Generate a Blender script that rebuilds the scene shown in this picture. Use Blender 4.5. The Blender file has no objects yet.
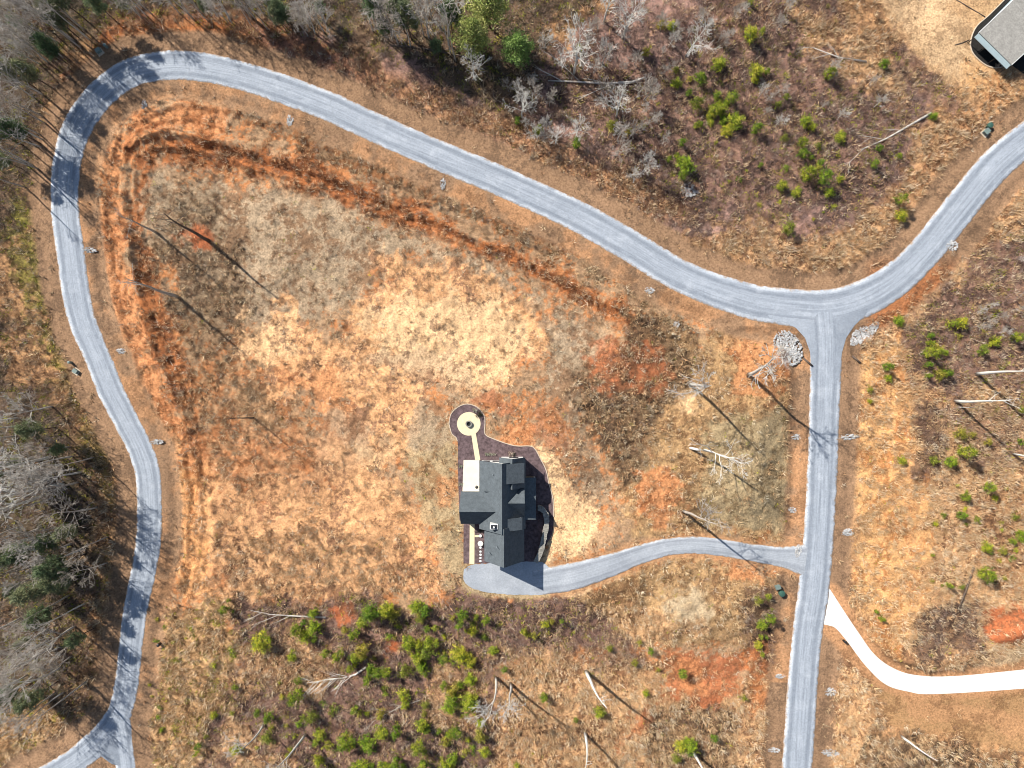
import bpy, math, random
import numpy as np
from mathutils import Vector

# ------------------------------------------------------------------ basics
S = 0.19            # metres per map unit on the ground plane
HC = 131.0          # height of the drone above the road
CX, CY = 512.0, 384.0
random.seed(7)
RNG = np.random.default_rng(11)
scene = bpy.context.scene
COL = scene.collection
GAIN = 1.78

def lin(c):
    c = np.asarray(c, float) / 255.0
    return np.where(c <= 0.04045, c / 12.92, ((c + 0.055) / 1.055) ** 2.4)
def alb(r, g, b):
    return tuple(np.clip(lin((r, g, b)) / GAIN, 0.003, 0.8))

def wx(u): return (np.asarray(u, float) - CX) * S
def wy(v): return (CY - np.asarray(v, float)) * S

# ------------------------------------------------------------------ noise
def _hash(ix, iy, seed):
    n = (ix.astype(np.int64) * 374761393 + iy.astype(np.int64) * 668265263 + seed * 144665) & 0xFFFFFFFF
    n = ((n ^ (n >> 13)) * 1274126177) & 0xFFFFFFFF
    n = (n ^ (n >> 16)) & 0xFFFFFF
    return n / float(0xFFFFFF)
def vnoise(x, y, seed=0):
    ix = np.floor(x); iy = np.floor(y)
    fx = x - ix; fy = y - iy
    fx = fx * fx * (3 - 2 * fx); fy = fy * fy * (3 - 2 * fy)
    a = _hash(ix, iy, seed); b = _hash(ix + 1, iy, seed)
    c = _hash(ix, iy + 1, seed); d = _hash(ix + 1, iy + 1, seed)
    return (a * (1 - fx) + b * fx) * (1 - fy) + (c * (1 - fx) + d * fx) * fy
def fbm(x, y, seed=0, octs=4, gain=0.55):
    t = 0; amp = 1; tot = 0
    for o in range(octs):
        t = t + amp * vnoise(x * 2 ** o + 17.3 * o, y * 2 ** o + 9.1 * o, seed + o)
        tot += amp; amp *= gain
    return t / tot - 0.5
def sstep(a, b, x):
    t = np.clip((x - a) / (b - a), 0, 1)
    return t * t * (3 - 2 * t)

def seg_dist(u, v, pts, w=None):
    """distance to a polyline (minus a half width interpolated along it)"""
    best = np.full(np.shape(u), 1e9)
    for i in range(len(pts) - 1):
        ax, ay = pts[i][:2]; bx, by = pts[i + 1][:2]
        dx, dy = bx - ax, by - ay
        L = dx * dx + dy * dy + 1e-9
        t = np.clip(((u - ax) * dx + (v - ay) * dy) / L, 0, 1)
        d = np.hypot(u - ax - t * dx, v - ay - t * dy)
        if w is not None:
            d = d - (w[i] + (w[i + 1] - w[i]) * t)
        best = np.minimum(best, d)
    return best
def poly_sd(u, v, pts):
    """signed distance to polygon, negative inside"""
    d = np.full(np.shape(u), 1e18); inside = np.zeros(np.shape(u), bool)
    n = len(pts)
    for i in range(n):
        ax, ay = pts[i]; bx, by = pts[(i + 1) % n]
        dx, dy = bx - ax, by - ay
        t = np.clip(((u - ax) * dx + (v - ay) * dy) / (dx * dx + dy * dy + 1e-9), 0, 1)
        d = np.minimum(d, (u - ax - t * dx) ** 2 + (v - ay - t * dy) ** 2)
        if ay != by:
            c = ((ay > v) != (by > v)) & (u < (bx - ax) * (v - ay) / (by - ay) + ax)
            inside ^= c
    d = np.sqrt(d)
    return np.where(inside, -d, d)
def catmull(pts, step=4.0):
    P = [np.array(p, float) for p in pts]
    P = [2 * P[0] - P[1]] + P + [2 * P[-1] - P[-2]]
    out = []
    for i in range(1, len(P) - 2):
        n = max(2, int(np.hypot(*(P[i + 1] - P[i])[:2]) / step))
        for k in range(n):
            t = k / n
            a, b, c, d = P[i - 1], P[i], P[i + 1], P[i + 2]
            out.append(0.5 * (2 * b + (c - a) * t + (2 * a - 5 * b + 4 * c - d) * t * t + (3 * b - a - 3 * c + d) * t ** 3))
    out.append(P[-2])
    return [tuple(p) for p in out]

# ------------------------------------------------------------------ layout (map units: 1 = 0.19 m)
# loop road: centre x, y, half width
LOOP = catmull([(20, 790, 12), (63, 768, 12), (90, 749, 13), (110, 729, 13), (122, 705, 12), (128, 672, 12), (131, 645, 12),
        (135, 612, 12), (142, 579, 12.5), (148, 545, 12.5), (149.5, 512, 12.5), (147.5, 473, 12.5), (140, 449, 12.5), (127, 423, 12.5),
        (110, 389, 13), (97, 356, 13), (83, 323, 13.5), (75, 289, 14), (71, 256, 14), (65.5, 217, 14), (64.5, 187, 14),
        (68, 157, 14.5), (76, 130, 15), (90, 107, 15), (110, 86, 15), (133, 72, 15), (160, 66, 14.5), (185, 65.5, 14.5),
        (215, 69.5, 14.5), (256, 80, 14.5), (323, 104, 14.5), (389, 134, 14.5), (450, 160, 15), (512, 186, 15), (579, 217, 15.5),
        (629, 245, 16), (679, 275, 16), (729, 295, 17), (768, 304.5, 18), (821, 309, 19), (858, 301, 18.5), (891, 283, 17.5),
        (921, 256, 16.5), (958, 210, 16.5), (991, 170, 16.5), (1024, 141, 16.5), (1075, 106, 16.5), (1150, 60, 16)])
SOUTH = catmull([(824, 312, 17), (826, 345, 16), (825, 389, 15.5), (823, 450, 15), (820, 512, 15), (815, 579, 15.5), (808, 629, 15),
         (803, 679, 15), (797, 768, 15), (790, 870, 15)])
STUB = catmull([(119, 722, 12), (123, 745, 10), (126, 770, 10), (131, 830, 11)])
DRIVE = catmull([(533, 579.5, 12), (556, 576.5, 13.5), (579, 571.5, 13), (612, 561, 11), (645, 550, 9), (672, 544.5, 8.2), (699, 544, 8.2),
         (729, 548, 8.4), (768, 555, 9), (790, 558, 11.5), (806, 560, 17)])
CONC = catmull([(824, 604, 18), (834, 616, 15.5), (848, 634, 12.5), (864, 655, 12), (885, 673, 12), (910, 682, 12), (940, 684, 11.5), (980, 682.5, 11),
        (1024, 678, 10.5), (1120, 668, 10)])
PADPOLY = [(464, 570), (472, 565), (500, 563), (546, 564), (547, 592), (520, 594.5), (492, 593), (472, 588), (464, 580)]
LOTPOLY = [(p[0], p[1]) for p in LOOP[::4] if p[1] < 700 and p[0] < 815] + [(p[0], p[1]) for p in SOUTH[::6] if p[1] < 700] + [(130, 700)]
BED = [(449, 424), (451, 414), (458, 407), (467, 404), (477, 407), (484, 415), (485, 424), (485, 434), (494, 439), (508, 444), (518, 446),
       (530, 446), (535, 449), (540, 458), (546, 470), (549, 484), (553, 500), (553, 530), (546, 545), (537, 563), (524, 563.5),
       (486, 563.5), (463.5, 563.5), (463.5, 524), (459.5, 520), (458, 470), (457.5, 441), (452, 434)]
KNOLL = [(560, 250), (610, 330), (590, 380), (597, 430), (618, 480), (640, 530), (660, 640), (1400, 640), (1400, 250)]

def dec(L, k=3): return [L[i] for i in range(0, len(L) - 1, k)] + [L[-1]]
LOOPF, SOUTHF, STUBF, CONCF, DRIVEF = dec(LOOP), dec(SOUTH, 4), STUB, dec(CONC), dec(DRIVE)
def edge_roads(u, v):
    out = None
    for L in (LOOPF, SOUTHF, STUBF):
        d = seg_dist(u, v, L, [p[2] for p in L]); out = d if out is None else np.minimum(out, d)
    return out
def edge_conc(u, v):
    return seg_dist(u, v, CONCF, [p[2] for p in CONCF])
def edge_drive(u, v):
    return seg_dist(u, v, DRIVEF, [p[2] for p in DRIVEF])

RIDGES = [  # little soil berms: points, height, width
    ([(128, 150), (140, 141), (165, 134), (200, 139), (250, 152), (310, 170), (370, 193), (420, 214), (470, 236), (520, 256), (575, 288), (625, 312), (668, 335)], 0.95, 4.0),
    ([(126, 160), (124, 200), (130, 250), (140, 300), (154, 345), (172, 390), (190, 428)], 1.1, 4.2),
    ([(150, 150), (185, 147), (240, 163), (300, 183), (360, 206), (400, 221)], 0.55, 3.0),
    ([(200, 140), (260, 146), (330, 168), (380, 190)], 0.45, 2.5),
    ([(105, 190), (106, 230), (112, 280), (122, 330), (138, 380)], 0.3, 3.5),
    ([(212, 500), (217, 530), (213, 575)], 0.5, 4.0),
    ([(870, 640), (885, 655), (905, 663), (935, 663), (970, 650), (1030, 625), (1080, 615)], 1.3, 9.0),
    ([(846, 660), (866, 690), (872, 720), (858, 750)], .7, 7.0),
    ([(118, 140), (142, 118), (180, 104), (240, 111)], 0.3, 3.5),
    ([(680, 335), (720, 330), (770, 322)], 0.3, 4.0),
    ([(740, 690), (752, 660), (768, 650)], 0.4, 4.0),
]
def macro_z(u, v):
    u = np.asarray(u, float); v = np.asarray(v, float)
    e = edge_roads(u, v)
    ec = np.minimum(e, edge_conc(u, v))
    lot = sstep(4, -4, poly_sd(u, v, LOTPOLY))
    w = sstep(680, 560, v) * 0.9 + 0.1
    kn = sstep(20, -14, -poly_sd(u, v, KNOLL) * 1.0 + fbm(u / 18, v / 18, 77, 3) * 16)        # 1 on the low eastern side
    kn = 1 - kn
    ramp = 2.7 - 2.2 * sstep(560, 760, u)
    plate = 2.7 - 2.3 * (1 - kn); q = sstep(8, 60, edge_drive(u, v)); plate = ramp * (1 - q) + plate * q
    zl = plate * sstep(14, 62, e) * w + fbm(u / 75, v / 75, 5, 3) * 1.3 * sstep(20, 80, e)
    zo = (0.35 + fbm(u / 90, v / 90, 9, 3) * 3.0) * sstep(16, 90, ec)
    z = zl * lot + zo * (1 - lot)
    # shallow ditch beside the roads
    z = z - 0.28 * np.exp(-((e - 13) / 5.0) ** 2)* sstep(3,8,ec) * (0.6 + 0.4 * lot)* sstep(2,9,edge_drive(u, v))
    # house pads
    dx = np.maximum(np.maximum(455 - u, u - 556), 0); dy = np.maximum(np.maximum(402 - v, v - 594), 0)
    p = 1 - sstep(2, 55, np.hypot(dx, dy))
    z = z * (1 - p) + 2.0 * p
    dx = np.maximum(965 - u, 0); dy = np.maximum(v - 78, 0)
    p = 1 - sstep(2, 45, np.hypot(dx, dy))
    z = z * (1 - p) + 0.5 * p
    return z
def ridge_z(u, v):
    z = 0
    for pts, h, w in RIDGES:
        d = seg_dist(u + fbm(u / 9, v / 9, 31, 2) * 5, v + fbm(u / 9, v / 9, 37, 2) * 5, pts)
        z = z + h * np.exp(-(d / w) ** 2) * (0.55 + 0.9 * vnoise(u / 14, v / 14, 41))
    return z

Z0 = None
def to_map(px, py, extra=0.0):
    """picture point -> ground point (map units), allowing for the height of the ground there"""
    px = np.atleast_1d(np.asarray(px, float)); py = np.atleast_1d(np.asarray(py, float))
    u, v = px.copy(), py.copy()
    for _ in range(4):
        k = (HC - (macro_z(u, v) if Z0 is None else grid_at(Z0, u, v)) - extra) / HC
        u = CX + (px - CX) * k; v = CY + (py - CY) * k
    return u, v
def mp(pts):
    u, v = to_map([p[0] for p in pts], [p[1] for p in pts])
    return list(zip(u, v))

# ------------------------------------------------------------------ ground zones
#            a colour         b colour        speck rough straw brush weed short
T = {
 'base':   ((204, 156, 110), (152, 114, 82), .45, .55, .35, .05, .00, .6),
 'tan':    ((192, 166, 134), (158, 124, 94), .45, .50, .03, .02, .01, 1.),
 'tanor':  ((190, 154, 118), (216, 146, 94), .42, .55, .12, .02, .00, .8),
 'gold':   ((204, 164, 116), (148, 112, 78), .42, .60, .25, .02, .02, .9),
 'olive':  ((190, 166, 126), (150, 126, 92), .40, .45, .08, .00, .02, .9),
 'straw':  ((230, 182, 132), (150, 110, 80), .45, .70, 1.25, .02, .03, .3),
 'strawd': ((196, 144, 98), (122, 88, 64), .50, .85, 1.0, .10, .02, .4),
 'sand':   ((252, 208, 156), (180, 146, 112), .28, .55, .04, .00, .00, .55),
 'sandcl': ((244, 186, 132), (168, 126, 96), .34, .60, .12, .01, .00, .6),
 'clay':   ((226, 156, 104), (182, 118, 76), .42, .55, .18, .00, .00, .25),
 'clayp':  ((244, 188, 126), (210, 146, 92), .40, .55, .45, .00, .03, .3),
 'rust':   ((200, 124, 74), (146, 92, 60), .45, .80, .40, .03, .00, .3),
 'red':    ((198, 114, 72), (154, 100, 68), .42, .50, .06, .00, .00, .4),
 'brown':  ((138, 110, 82), (88, 70, 54), .50, 1.2, .75, .10, .02, .6),
 'brush':  ((160, 124, 106), (98, 78, 68), .50, .70, .26, 1.3, .5, .2),
 'brush_shade': ((112, 90, 76), (76, 62, 54), .50, .60, .25, 1.0, .01, .2),  # dark brush; also serves as painted shade on grass above the concrete drive
 'litter': ((182, 144, 128), (122, 98, 88), .50, .50, .14, .9, .04, .2),
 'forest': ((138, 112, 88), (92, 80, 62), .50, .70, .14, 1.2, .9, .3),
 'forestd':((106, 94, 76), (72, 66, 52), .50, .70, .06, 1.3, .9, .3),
 'verge':  ((162, 128, 98), (134, 106, 82), .40, .12, .01, .00, .00, .25),
 'vergec': ((204, 152, 108), (176, 130, 92), .40, .18, .01, .00, .00, .2),
 'lawn':   ((186, 144, 100), (154, 116, 80), .38, .12, .00, .00, .00, .35),
 'yard':   ((206, 166, 122), (174, 138, 102), .36, .18, .00, .00, .00, .25),
 'green':  ((150, 138, 70), (112, 102, 58), .50, .55, .25, .10, .8, .5),
 'grstr':  ((228, 182, 130), (156, 120, 82), .50, .65, 1.0, .03, .75, .4),
 'pale':   ((222, 198, 160), (180, 156, 122), .35, .30, .04, .00, .00, .6),
 'grav':   ((196, 192, 186), (140, 134, 128), .40, .30, .00, .00, .00, .05),
}
TV = {k: np.concatenate([alb(*a), alb(*b), r]) for k, (a, b, *r) in T.items()}

ZONES = [ # type, softness, warp, opacity, polygon
 # --- outside, north
 ('litter', 14, 22, 1, [(230, 15), (430, 30), (560, 40), (640, -10), (740, -40), (860, 40), (940, 95), (915, 180), (870, 225), (800, 262), (720, 255), (640, 222), (560, 175), (460, 140), (380, 108), (280, 70)]),
 ('forest', 16, 24, 1, [(-400, -400), (640, -400), (600, -20), (545, 50), (520, 118), (470, 110), (420, 62), (330, 40), (250, 28), (160, 24), (110, 32), (78, 60), (52, 100), (42, 140), (34, 190), (24, 240), (-10, 250), (-400, 250)]),
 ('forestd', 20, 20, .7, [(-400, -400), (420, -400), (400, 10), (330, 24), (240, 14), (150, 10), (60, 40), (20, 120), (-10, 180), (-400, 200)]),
 ('rust', 9, 16, .75, [(100, 40), (130, 28), (175, 18), (215, 20), (230, 34), (170, 44), (120, 52), (85, 82), (70, 78)]),
 ('brush', 14, 22, .9, [(690, -60), (850, -10), (868, 55), (905, 92), (915, 150), (880, 200), (830, 205), (760, 225), (690, 215), (630, 190), (610, 150), (640, 100), (690, 60)]),
 ('brush_shade', 10, 18, .6, [(548, 140), (620, 150), (690, 195), (740, 215), (700, 235), (620, 210), (560, 172)]),
 ('brush', 10, 16, .8, [(560, 60), (640, 55), (690, 90), (680, 160), (620, 150), (560, 120)]),
 ('straw', 9, 16, .9, [(795, 8), (850, 25), (890, 62), (912, 76), (900, 100), (860, 78), (810, 50)]),
 ('brush', 7, 10, .8, [(880, 48), (905, 42), (940, 75), (965, 105), (955, 118), (920, 100), (895, 75)]),
 ('straw', 10, 18, .9, [(905, 125), (950, 120), (985, 140), (965, 185), (915, 238), (860, 272), (800, 280), (735, 262), (690, 240), (720, 226), (790, 238), (850, 222), (895, 190), (912, 160)]),
 ('yard', 8, 10, 1, [(845, -80), (1300, -80), (1300, 60), (1045, 112), (1008, 138), (985, 126), (962, 96), (920, 60), (885, 20)]),
 ('pale', 12, 14, .25, [(880, -10), (935, -20), (975, 40), (960, 80), (915, 45)]),
 ('clayp', 10, 12, .6, [(965, 70), (1010, 70), (1024, 100), (990, 115), (960, 95)]),
 # --- outside, west
 ('green', 12, 18, .9, [(14, 195), (34, 222), (52, 270), (66, 330), (74, 378), (58, 386), (44, 340), (28, 290), (10, 240)]),
 ('forest', 16, 22, 1, [(-400, 300), (-5, 310), (12, 375), (48, 392), (80, 410), (104, 455), (120, 520), (112, 590), (98, 640), (108, 690), (78, 728), (-400, 720)]),
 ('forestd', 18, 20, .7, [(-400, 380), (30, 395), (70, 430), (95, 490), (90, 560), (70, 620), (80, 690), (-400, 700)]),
 ('strawd', 9, 14, .5, [(84, 400), (104, 425), (122, 465), (132, 520), (128, 580), (118, 640), (104, 650), (98, 600), (112, 540), (104, 470)]),
 ('green', 7, 10, .8, [(72, 398), (90, 420), (108, 455), (116, 495), (108, 505), (96, 470), (80, 430)]),
 ('grstr', 7, 10, .8, [(110, 530), (122, 535), (118, 570), (110, 610), (98, 610), (100, 570)]),
 ('grstr', 10, 14, .9, [(-20, 690), (60, 700), (75, 735), (40, 768), (-20, 768)]),
 # --- outside, east
 ('straw', 10, 14, 1, [(846, 345), (900, 290), (960, 230), (1024, 175), (1200, 80), (1200, 655), (1024, 648), (940, 668), (900, 665), (868, 630), (848, 585)]),
 ('clayp', 10, 14, .9, [(858, 350), (900, 338), (916, 400), (930, 480), (934, 560), (915, 620), (902, 662), (876, 640), (852, 586), (850, 470)]),
 ('clay', 8, 12, .25, [(892, 360), (905, 370), (916, 440), (926, 520), (918, 600), (905, 580), (908, 480)]),
 ('brush', 12, 18, .95, [(925, 300), (975, 262), (1024, 226), (1100, 200), (1100, 400), (1000, 392), (950, 398), (920, 390), (910, 345)]),
 ('brush_shade', 8, 14, .8, [(912, 392), (935, 398), (948, 430), (938, 480), (922, 470), (908, 430)]),
 ('brush', 12, 18, .6, [(945, 410), (1024, 400), (1100, 400), (1100, 460), (980, 470)]),
 ('brush_shade', 8, 14, .85, [(902, 655), (918, 622), (955, 596), (982, 604), (984, 640), (962, 660), (930, 671)]),  # shade lying on the grass, painted in with the dark brush colours
 ('red', 6, 10, .95, [(988, 612), (1012, 602), (1060, 604), (1060, 636), (1010, 642), (986, 632)]),
 ('strawd', 10, 14, .7, [(1000, 480), (1100, 470), (1100, 600), (1000, 600), (975, 560)]),
 ('lawn', 5, 8, 1, [(868, 690), (930, 690), (1200, 672), (1200, 790), (1010, 752), (950, 736), (890, 728)]),
 ('vergec', 8, 12, .6, [(900, 700), (960, 708), (1024, 712), (1024, 735), (960, 728), (905, 715)]),
 ('pale', 4, 5, .7, [(925, 675), (975, 668), (1030, 645), (1080, 630), (1080, 655), (1020, 664), (970, 674)]),
 ('straw', 6, 10, 1, [(830, 640), (842, 640), (862, 668), (876, 695), (872, 724), (858, 760), (840, 790), (828, 790)]),
 ('brown', 8, 12, .9, [(876, 726), (930, 736), (1010, 755), (1040, 800), (850, 800), (858, 760)]),
 # --- the big lot
 ('tanor', 10, 10, 1, LOTPOLY),
]
ZONES2 = [ # painted after the road-edge bands
 ('clay', 10, 14, .9, [(100, 165), (125, 120), (160, 100), (230, 105), (220, 135), (165, 132), (135, 150), (124, 190), (132, 260), (152, 330), (170, 380), (200, 440), (214, 520), (212, 580), (176, 600), (166, 540), (160, 470), (136, 410), (112, 340), (98, 260)]),
 ('clayp', 8, 12, .8, [(176, 450), (206, 470), (216, 530), (212, 590), (178, 600), (168, 540)]),
 ('brown', 12, 14, .5, [(230, 108), (300, 118), (380, 150), (480, 200), (560, 236), (640, 270), (700, 300), (690, 318), (600, 282), (500, 236), (380, 186), (280, 142)]),
 ('rust', 8, 12, .95, [(135, 150), (165, 133), (205, 136), (280, 152), (360, 182), (430, 212), (500, 244), (580, 285), (640, 315), (680, 330), (660, 345), (600, 318), (520, 270), (430, 235), (350, 208), (270, 182), (200, 165), (158, 160), (140, 185)]),
 ('rust', 6, 10, .9, [(134, 180), (150, 178), (158, 260), (176, 340), (206, 415), (196, 432), (168, 385), (142, 310), (130, 240)]),
 ('tan', 12, 18, 1, [(140, 200), (160, 176), (230, 178), (330, 208), (420, 242), (510, 274), (596, 318), (606, 350), (590, 385), (590, 430), (614, 490), (600, 500), (560, 460), (528, 430), (546, 370), (545, 315), (500, 285), (440, 262), (385, 258), (370, 292), (340, 310), (300, 335), (255, 335), (205, 320), (165, 300)]),
 ('brown', 14, 20, .45, [(150, 205), (200, 185), (230, 230), (260, 300), (240, 360), (190, 360), (160, 300)]),
 ('strawd', 14, 20, .4, [(180, 380), (240, 350), (290, 400), (322, 440), (300, 500), (240, 515), (200, 470)]),
 ('sandcl', 9, 22, 1, [(380, 260), (440, 264), (500, 288), (548, 312), (548, 350), (520, 384), (470, 390), (440, 384), (412, 420), (398, 470), (424, 520), (446, 560), (440, 600), (330, 602), (220, 602), (216, 530), (300, 512), (332, 455), (322, 400), (270, 395), (236, 340), (280, 305), (330, 335), (352, 310), (382, 288)]),
 ('sand', 9, 20, .9, [(386, 302), (430, 290), (500, 302), (532, 340), (520, 372), (470, 382), (430, 372), (370, 358), (352, 334)]),
 ('sand', 8, 18, .6, [(250, 318), (290, 316), (300, 350), (262, 372), (240, 350)]),
 ('clay', 8, 18, .75, [(270, 370), (330, 372), (360, 410), (380, 450), (340, 440), (300, 400)]),
 ('tan', 8, 16, .5, [(412, 352), (450, 350), (470, 385), (430, 392), (400, 372), (352, 362), (360, 345)]),
 ('tan', 10, 18, .7, [(318, 420), (360, 410), (376, 440), (360, 470), (320, 470)]),
 ('sand', 9, 20, .55, [(330, 450), (390, 450), (402, 520), (350, 560), (260, 560), (240, 530), (320, 510)]),
 ('clay', 12, 20, .45, [(170, 430), (320, 430), (400, 500), (445, 545), (440, 604), (180, 604)]),
 ('sandcl', 8, 20, .7, [(205, 500), (320, 480), (400, 470), (430, 560), (400, 600), (230, 600)]),
 ('straw', 10, 18, .35, [(220, 545), (300, 520), (400, 535), (440, 560), (440, 602), (225, 604)]),
 ('olive', 7, 12, .8, [(398, 470), (430, 430), (452, 410), (462, 470), (462, 570), (444, 590), (436, 540)]),
 ('tan', 8, 12, .8, [(420, 400), (452, 395), (452, 440), (430, 450), (412, 440)]),
 ('clay', 7, 10, .6, [(436, 480), (458, 476), (460, 500), (440, 506)]),
 ('tanor', 8, 14, .8, [(486, 398), (550, 395), (590, 440), (590, 470), (552, 462), (530, 440), (490, 432)]),
 ('red', 6, 12, .6, [(486, 402), (510, 400), (514, 414), (492, 416)]),
 ('clay', 6, 10, .85, [(498, 420), (530, 424), (532, 440), (500, 436)]),
 ('red', 7, 14, .45, [(528, 405), (560, 408), (566, 430), (572, 452), (548, 450)]),
 ('sand', 6, 12, 1, [(540, 452), (556, 462), (574, 490), (606, 512), (604, 532), (585, 552), (545, 566), (538, 540)]),
 ('tanor', 8, 12, .8, [(600, 512), (640, 500), (700, 530), (640, 545), (590, 560)]),
 ('gold', 12, 16, 1, [(650, 348), (720, 330), (786, 345), (800, 400), (800, 548), (720, 540), (650, 538), (622, 490), (640, 440)]),
 ('brown', 12, 16, .95, [(575, 385), (620, 345), (640, 300), (690, 318), (720, 345), (690, 372), (662, 410), (648, 455), (640, 490), (614, 470), (590, 430)]),  # knoll slope: brown soil with the slope's shade painted into its colour
 ('brown', 8, 12, .6, [(592, 370), (612, 360), (625, 440), (636, 490), (614, 478), (594, 430)]),  # deepens the painted slope shade along the knoll edge
 ('red', 8, 18, .65, [(592, 344), (640, 345), (668, 372), (645, 390), (606, 388)]),
 ('clay', 8, 14, .8, [(716, 340), (785, 335), (800, 372), (770, 402), (734, 384)]),
 ('gold', 8, 12, .7, [(668, 335), (720, 325), (735, 345), (700, 358)]),
 ('sand', 5, 8, .8, [(680, 398), (694, 396), (696, 414), (682, 416)]),
 ('clay', 6, 12, .95, [(638, 472), (676, 464), (690, 505), (662, 520), (640, 508)]),
 ('olive', 10, 14, .95, [(716, 424), (786, 414), (796, 535), (712, 528), (690, 500)]),
 ('clay', 7, 10, .7, [(792, 350), (806, 350), (806, 545), (795, 540)]),
 # --- south of the gravel drive
 ('gold', 8, 12, 1, [(540, 600), (600, 580), (660, 558), (720, 560), (776, 572), (776, 650), (700, 646), (620, 640), (540, 612)]),
 ('pale', 9, 12, .8, [(655, 596), (700, 586), (712, 612), (690, 632), (655, 622)]),
 ('sand', 4, 5, 1, [(548, 598), (590, 582), (624, 570), (620, 578), (590, 594), (560, 604)]),
 ('clay', 7, 12, .9, [(718, 556), (775, 566), (770, 588), (735, 582)]),
 ('brush_shade', 10, 14, .7, [(740, 585), (785, 585), (785, 680), (760, 690), (745, 640)]),
 ('straw', 8, 12, .9, [(585, 612), (655, 600), (700, 632), (620, 645), (560, 630)]),
 ('brush', 12, 18, 1, [(215, 608), (430, 604), (530, 590), (590, 606), (630, 640), (560, 660), (500, 668), (500, 790), (160, 800), (190, 720), (230, 660)]),
 ('grstr', 10, 14, 1, [(150, 606), (225, 604), (245, 640), (232, 700), (205, 740), (190, 800), (120, 800), (140, 720), (152, 660)]),
 ('straw', 10, 16, .85, [(240, 640), (300, 632), (340, 660), (320, 695), (262, 690), (238, 720), (290, 760), (240, 790), (215, 740), (232, 690)]),
 ('straw', 10, 18, .7, [(440, 660), (490, 670), (485, 720), (440, 740), (420, 700)]),
 ('straw', 10, 16, .95, [(505, 660), (560, 650), (640, 650), (720, 690), (770, 690), (775, 800), (500, 800)]),
 ('brush', 10, 14, .6, [(555, 645), (640, 640), (655, 660), (600, 668)]),
 ('brown', 10, 14, .8, [(640, 700), (690, 690), (740, 720), (735, 780), (650, 780)]),
 ('red', 8, 18, .8, [(668, 656), (735, 650), (752, 672), (730, 690), (700, 700), (660, 708), (632, 742), (622, 735), (640, 706), (662, 690)]),
 ('clay', 6, 8, .6, [(675, 665), (700, 660), (705, 690), (685, 695)]),
 ('rust', 8, 12, .8, [(745, 655), (768, 640), (775, 700), (755, 720), (742, 690)]),
 ('red', 4, 7, 1, [(380, 642), (392, 636), (402, 642), (400, 654), (384, 654)]),
 ('red', 4, 7, .9, [(334, 610), (346, 604), (354, 616), (344, 624)]),
 ('red', 8, 10, .9, [(176, 235), (198, 222), (220, 236), (214, 252), (190, 252)]),
 ('tan', 6, 8, .6, [(140, 215), (165, 205), (180, 220), (165, 240), (145, 238)]),
 ('grav', 4, 8, .8, [(772, 318), (800, 335), (806, 360), (788, 368), (776, 352)]),
 ('grav', 4, 8, .8, [(850, 338), (866, 318), (882, 320), (876, 338), (854, 350)]),
]

US = np.arange(-96, 1121, 1.55)
VS = np.arange(-104, 873, 1.55)
ext = np.array([6, 14, 28, 50, 90, 160, 300, 600, 1200, 2500, 5000, 9000, 16000], float)
UG = np.concatenate([US[0] - ext[::-1], US, US[-1] + ext])
VG = np.concatenate([VS[0] - ext[::-1], VS, VS[-1] + ext])
NU, NV = len(UG), len(VG)
U, V = np.meshgrid(UG, VG)
E = edge_roads(U, V); EC = edge_conc(U, V); ED = edge_drive(U, V)
LOT = poly_sd(U, V, LOTPOLY)
PADSD = poly_sd(U, V, PADPOLY)
BEDSD = poly_sd(U, V, mp(BED))
F = np.tile(TV['base'], (NV, NU, 1))
W1 = fbm(U / 26, V / 26, 51, 5, .62); W2 = fbm(U / 7, V / 7, 61, 3, .6); W3 = fbm(U / 3.2, V / 3.2, 67, 2, .7)
def paint(mask, t):
    global F
    F += mask[..., None] * (TV[t] - F)
def zone(t, soft, warp, op, poly):
    P = mp(poly) if len(poly) < 60 else poly
    pu = [p[0] for p in P]; pv = [p[1] for p in P]; m = soft + warp + 4
    i0, i1 = np.searchsorted(UG, [min(pu) - m, max(pu) + m]); j0, j1 = np.searchsorted(VG, [min(pv) - m, max(pv) + m])
    sl = (slice(j0, j1), slice(i0, i1))
    d = poly_sd(U[sl], V[sl], P) + W1[sl] * warp * 3.2 + W2[sl] * warp * 1.3 + W3[sl] * (4 + warp * .75)
    k = sstep(soft * .55, -soft * .55, d) * op
    F[sl] += k[..., None] * (TV[t] - F[sl])
for z in ZONES: zone(*z)
inlot = LOT < 0
# straw and rough grass fringe beside the roads, then the mown verge
fr = sstep(16, 22, E + W1 * 14) * sstep(52, 34, E + W1 * 22)
paint(fr * (~inlot) * sstep(230, 200, V) * sstep(90, 130, U) * .5, 'rust')
paint(fr * (~inlot) * sstep(230, 200, V) * sstep(300, 420, U) * .5, 'straw')
paint(fr * (~inlot) * sstep(200, 260, V) * sstep(40, 60, U) * sstep(160, 150, U) * .35, 'strawd')
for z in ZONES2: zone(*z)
paint(sstep(24, 17, E + W1 * 10 + W2 * 4), 'verge')
paint(sstep(24, 15, E + W1 * 10) * inlot * sstep(-.1, .15, W1 + W2 * .3) * .8, 'vergec')
paint(sstep(20, 13, E + W1 * 10) * sstep(860, 880, U) * sstep(250, 280, V) * sstep(345, 335, V) * .7, 'rust')
paint(sstep(7, 1, EC + W1 * 6) * .9, 'vergec')
paint(sstep(7, 1, ED + W2 * 7) * .8, 'vergec')
paint(sstep(5, -1, PADSD + W2 * 7) * .9, 'olive')

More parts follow.
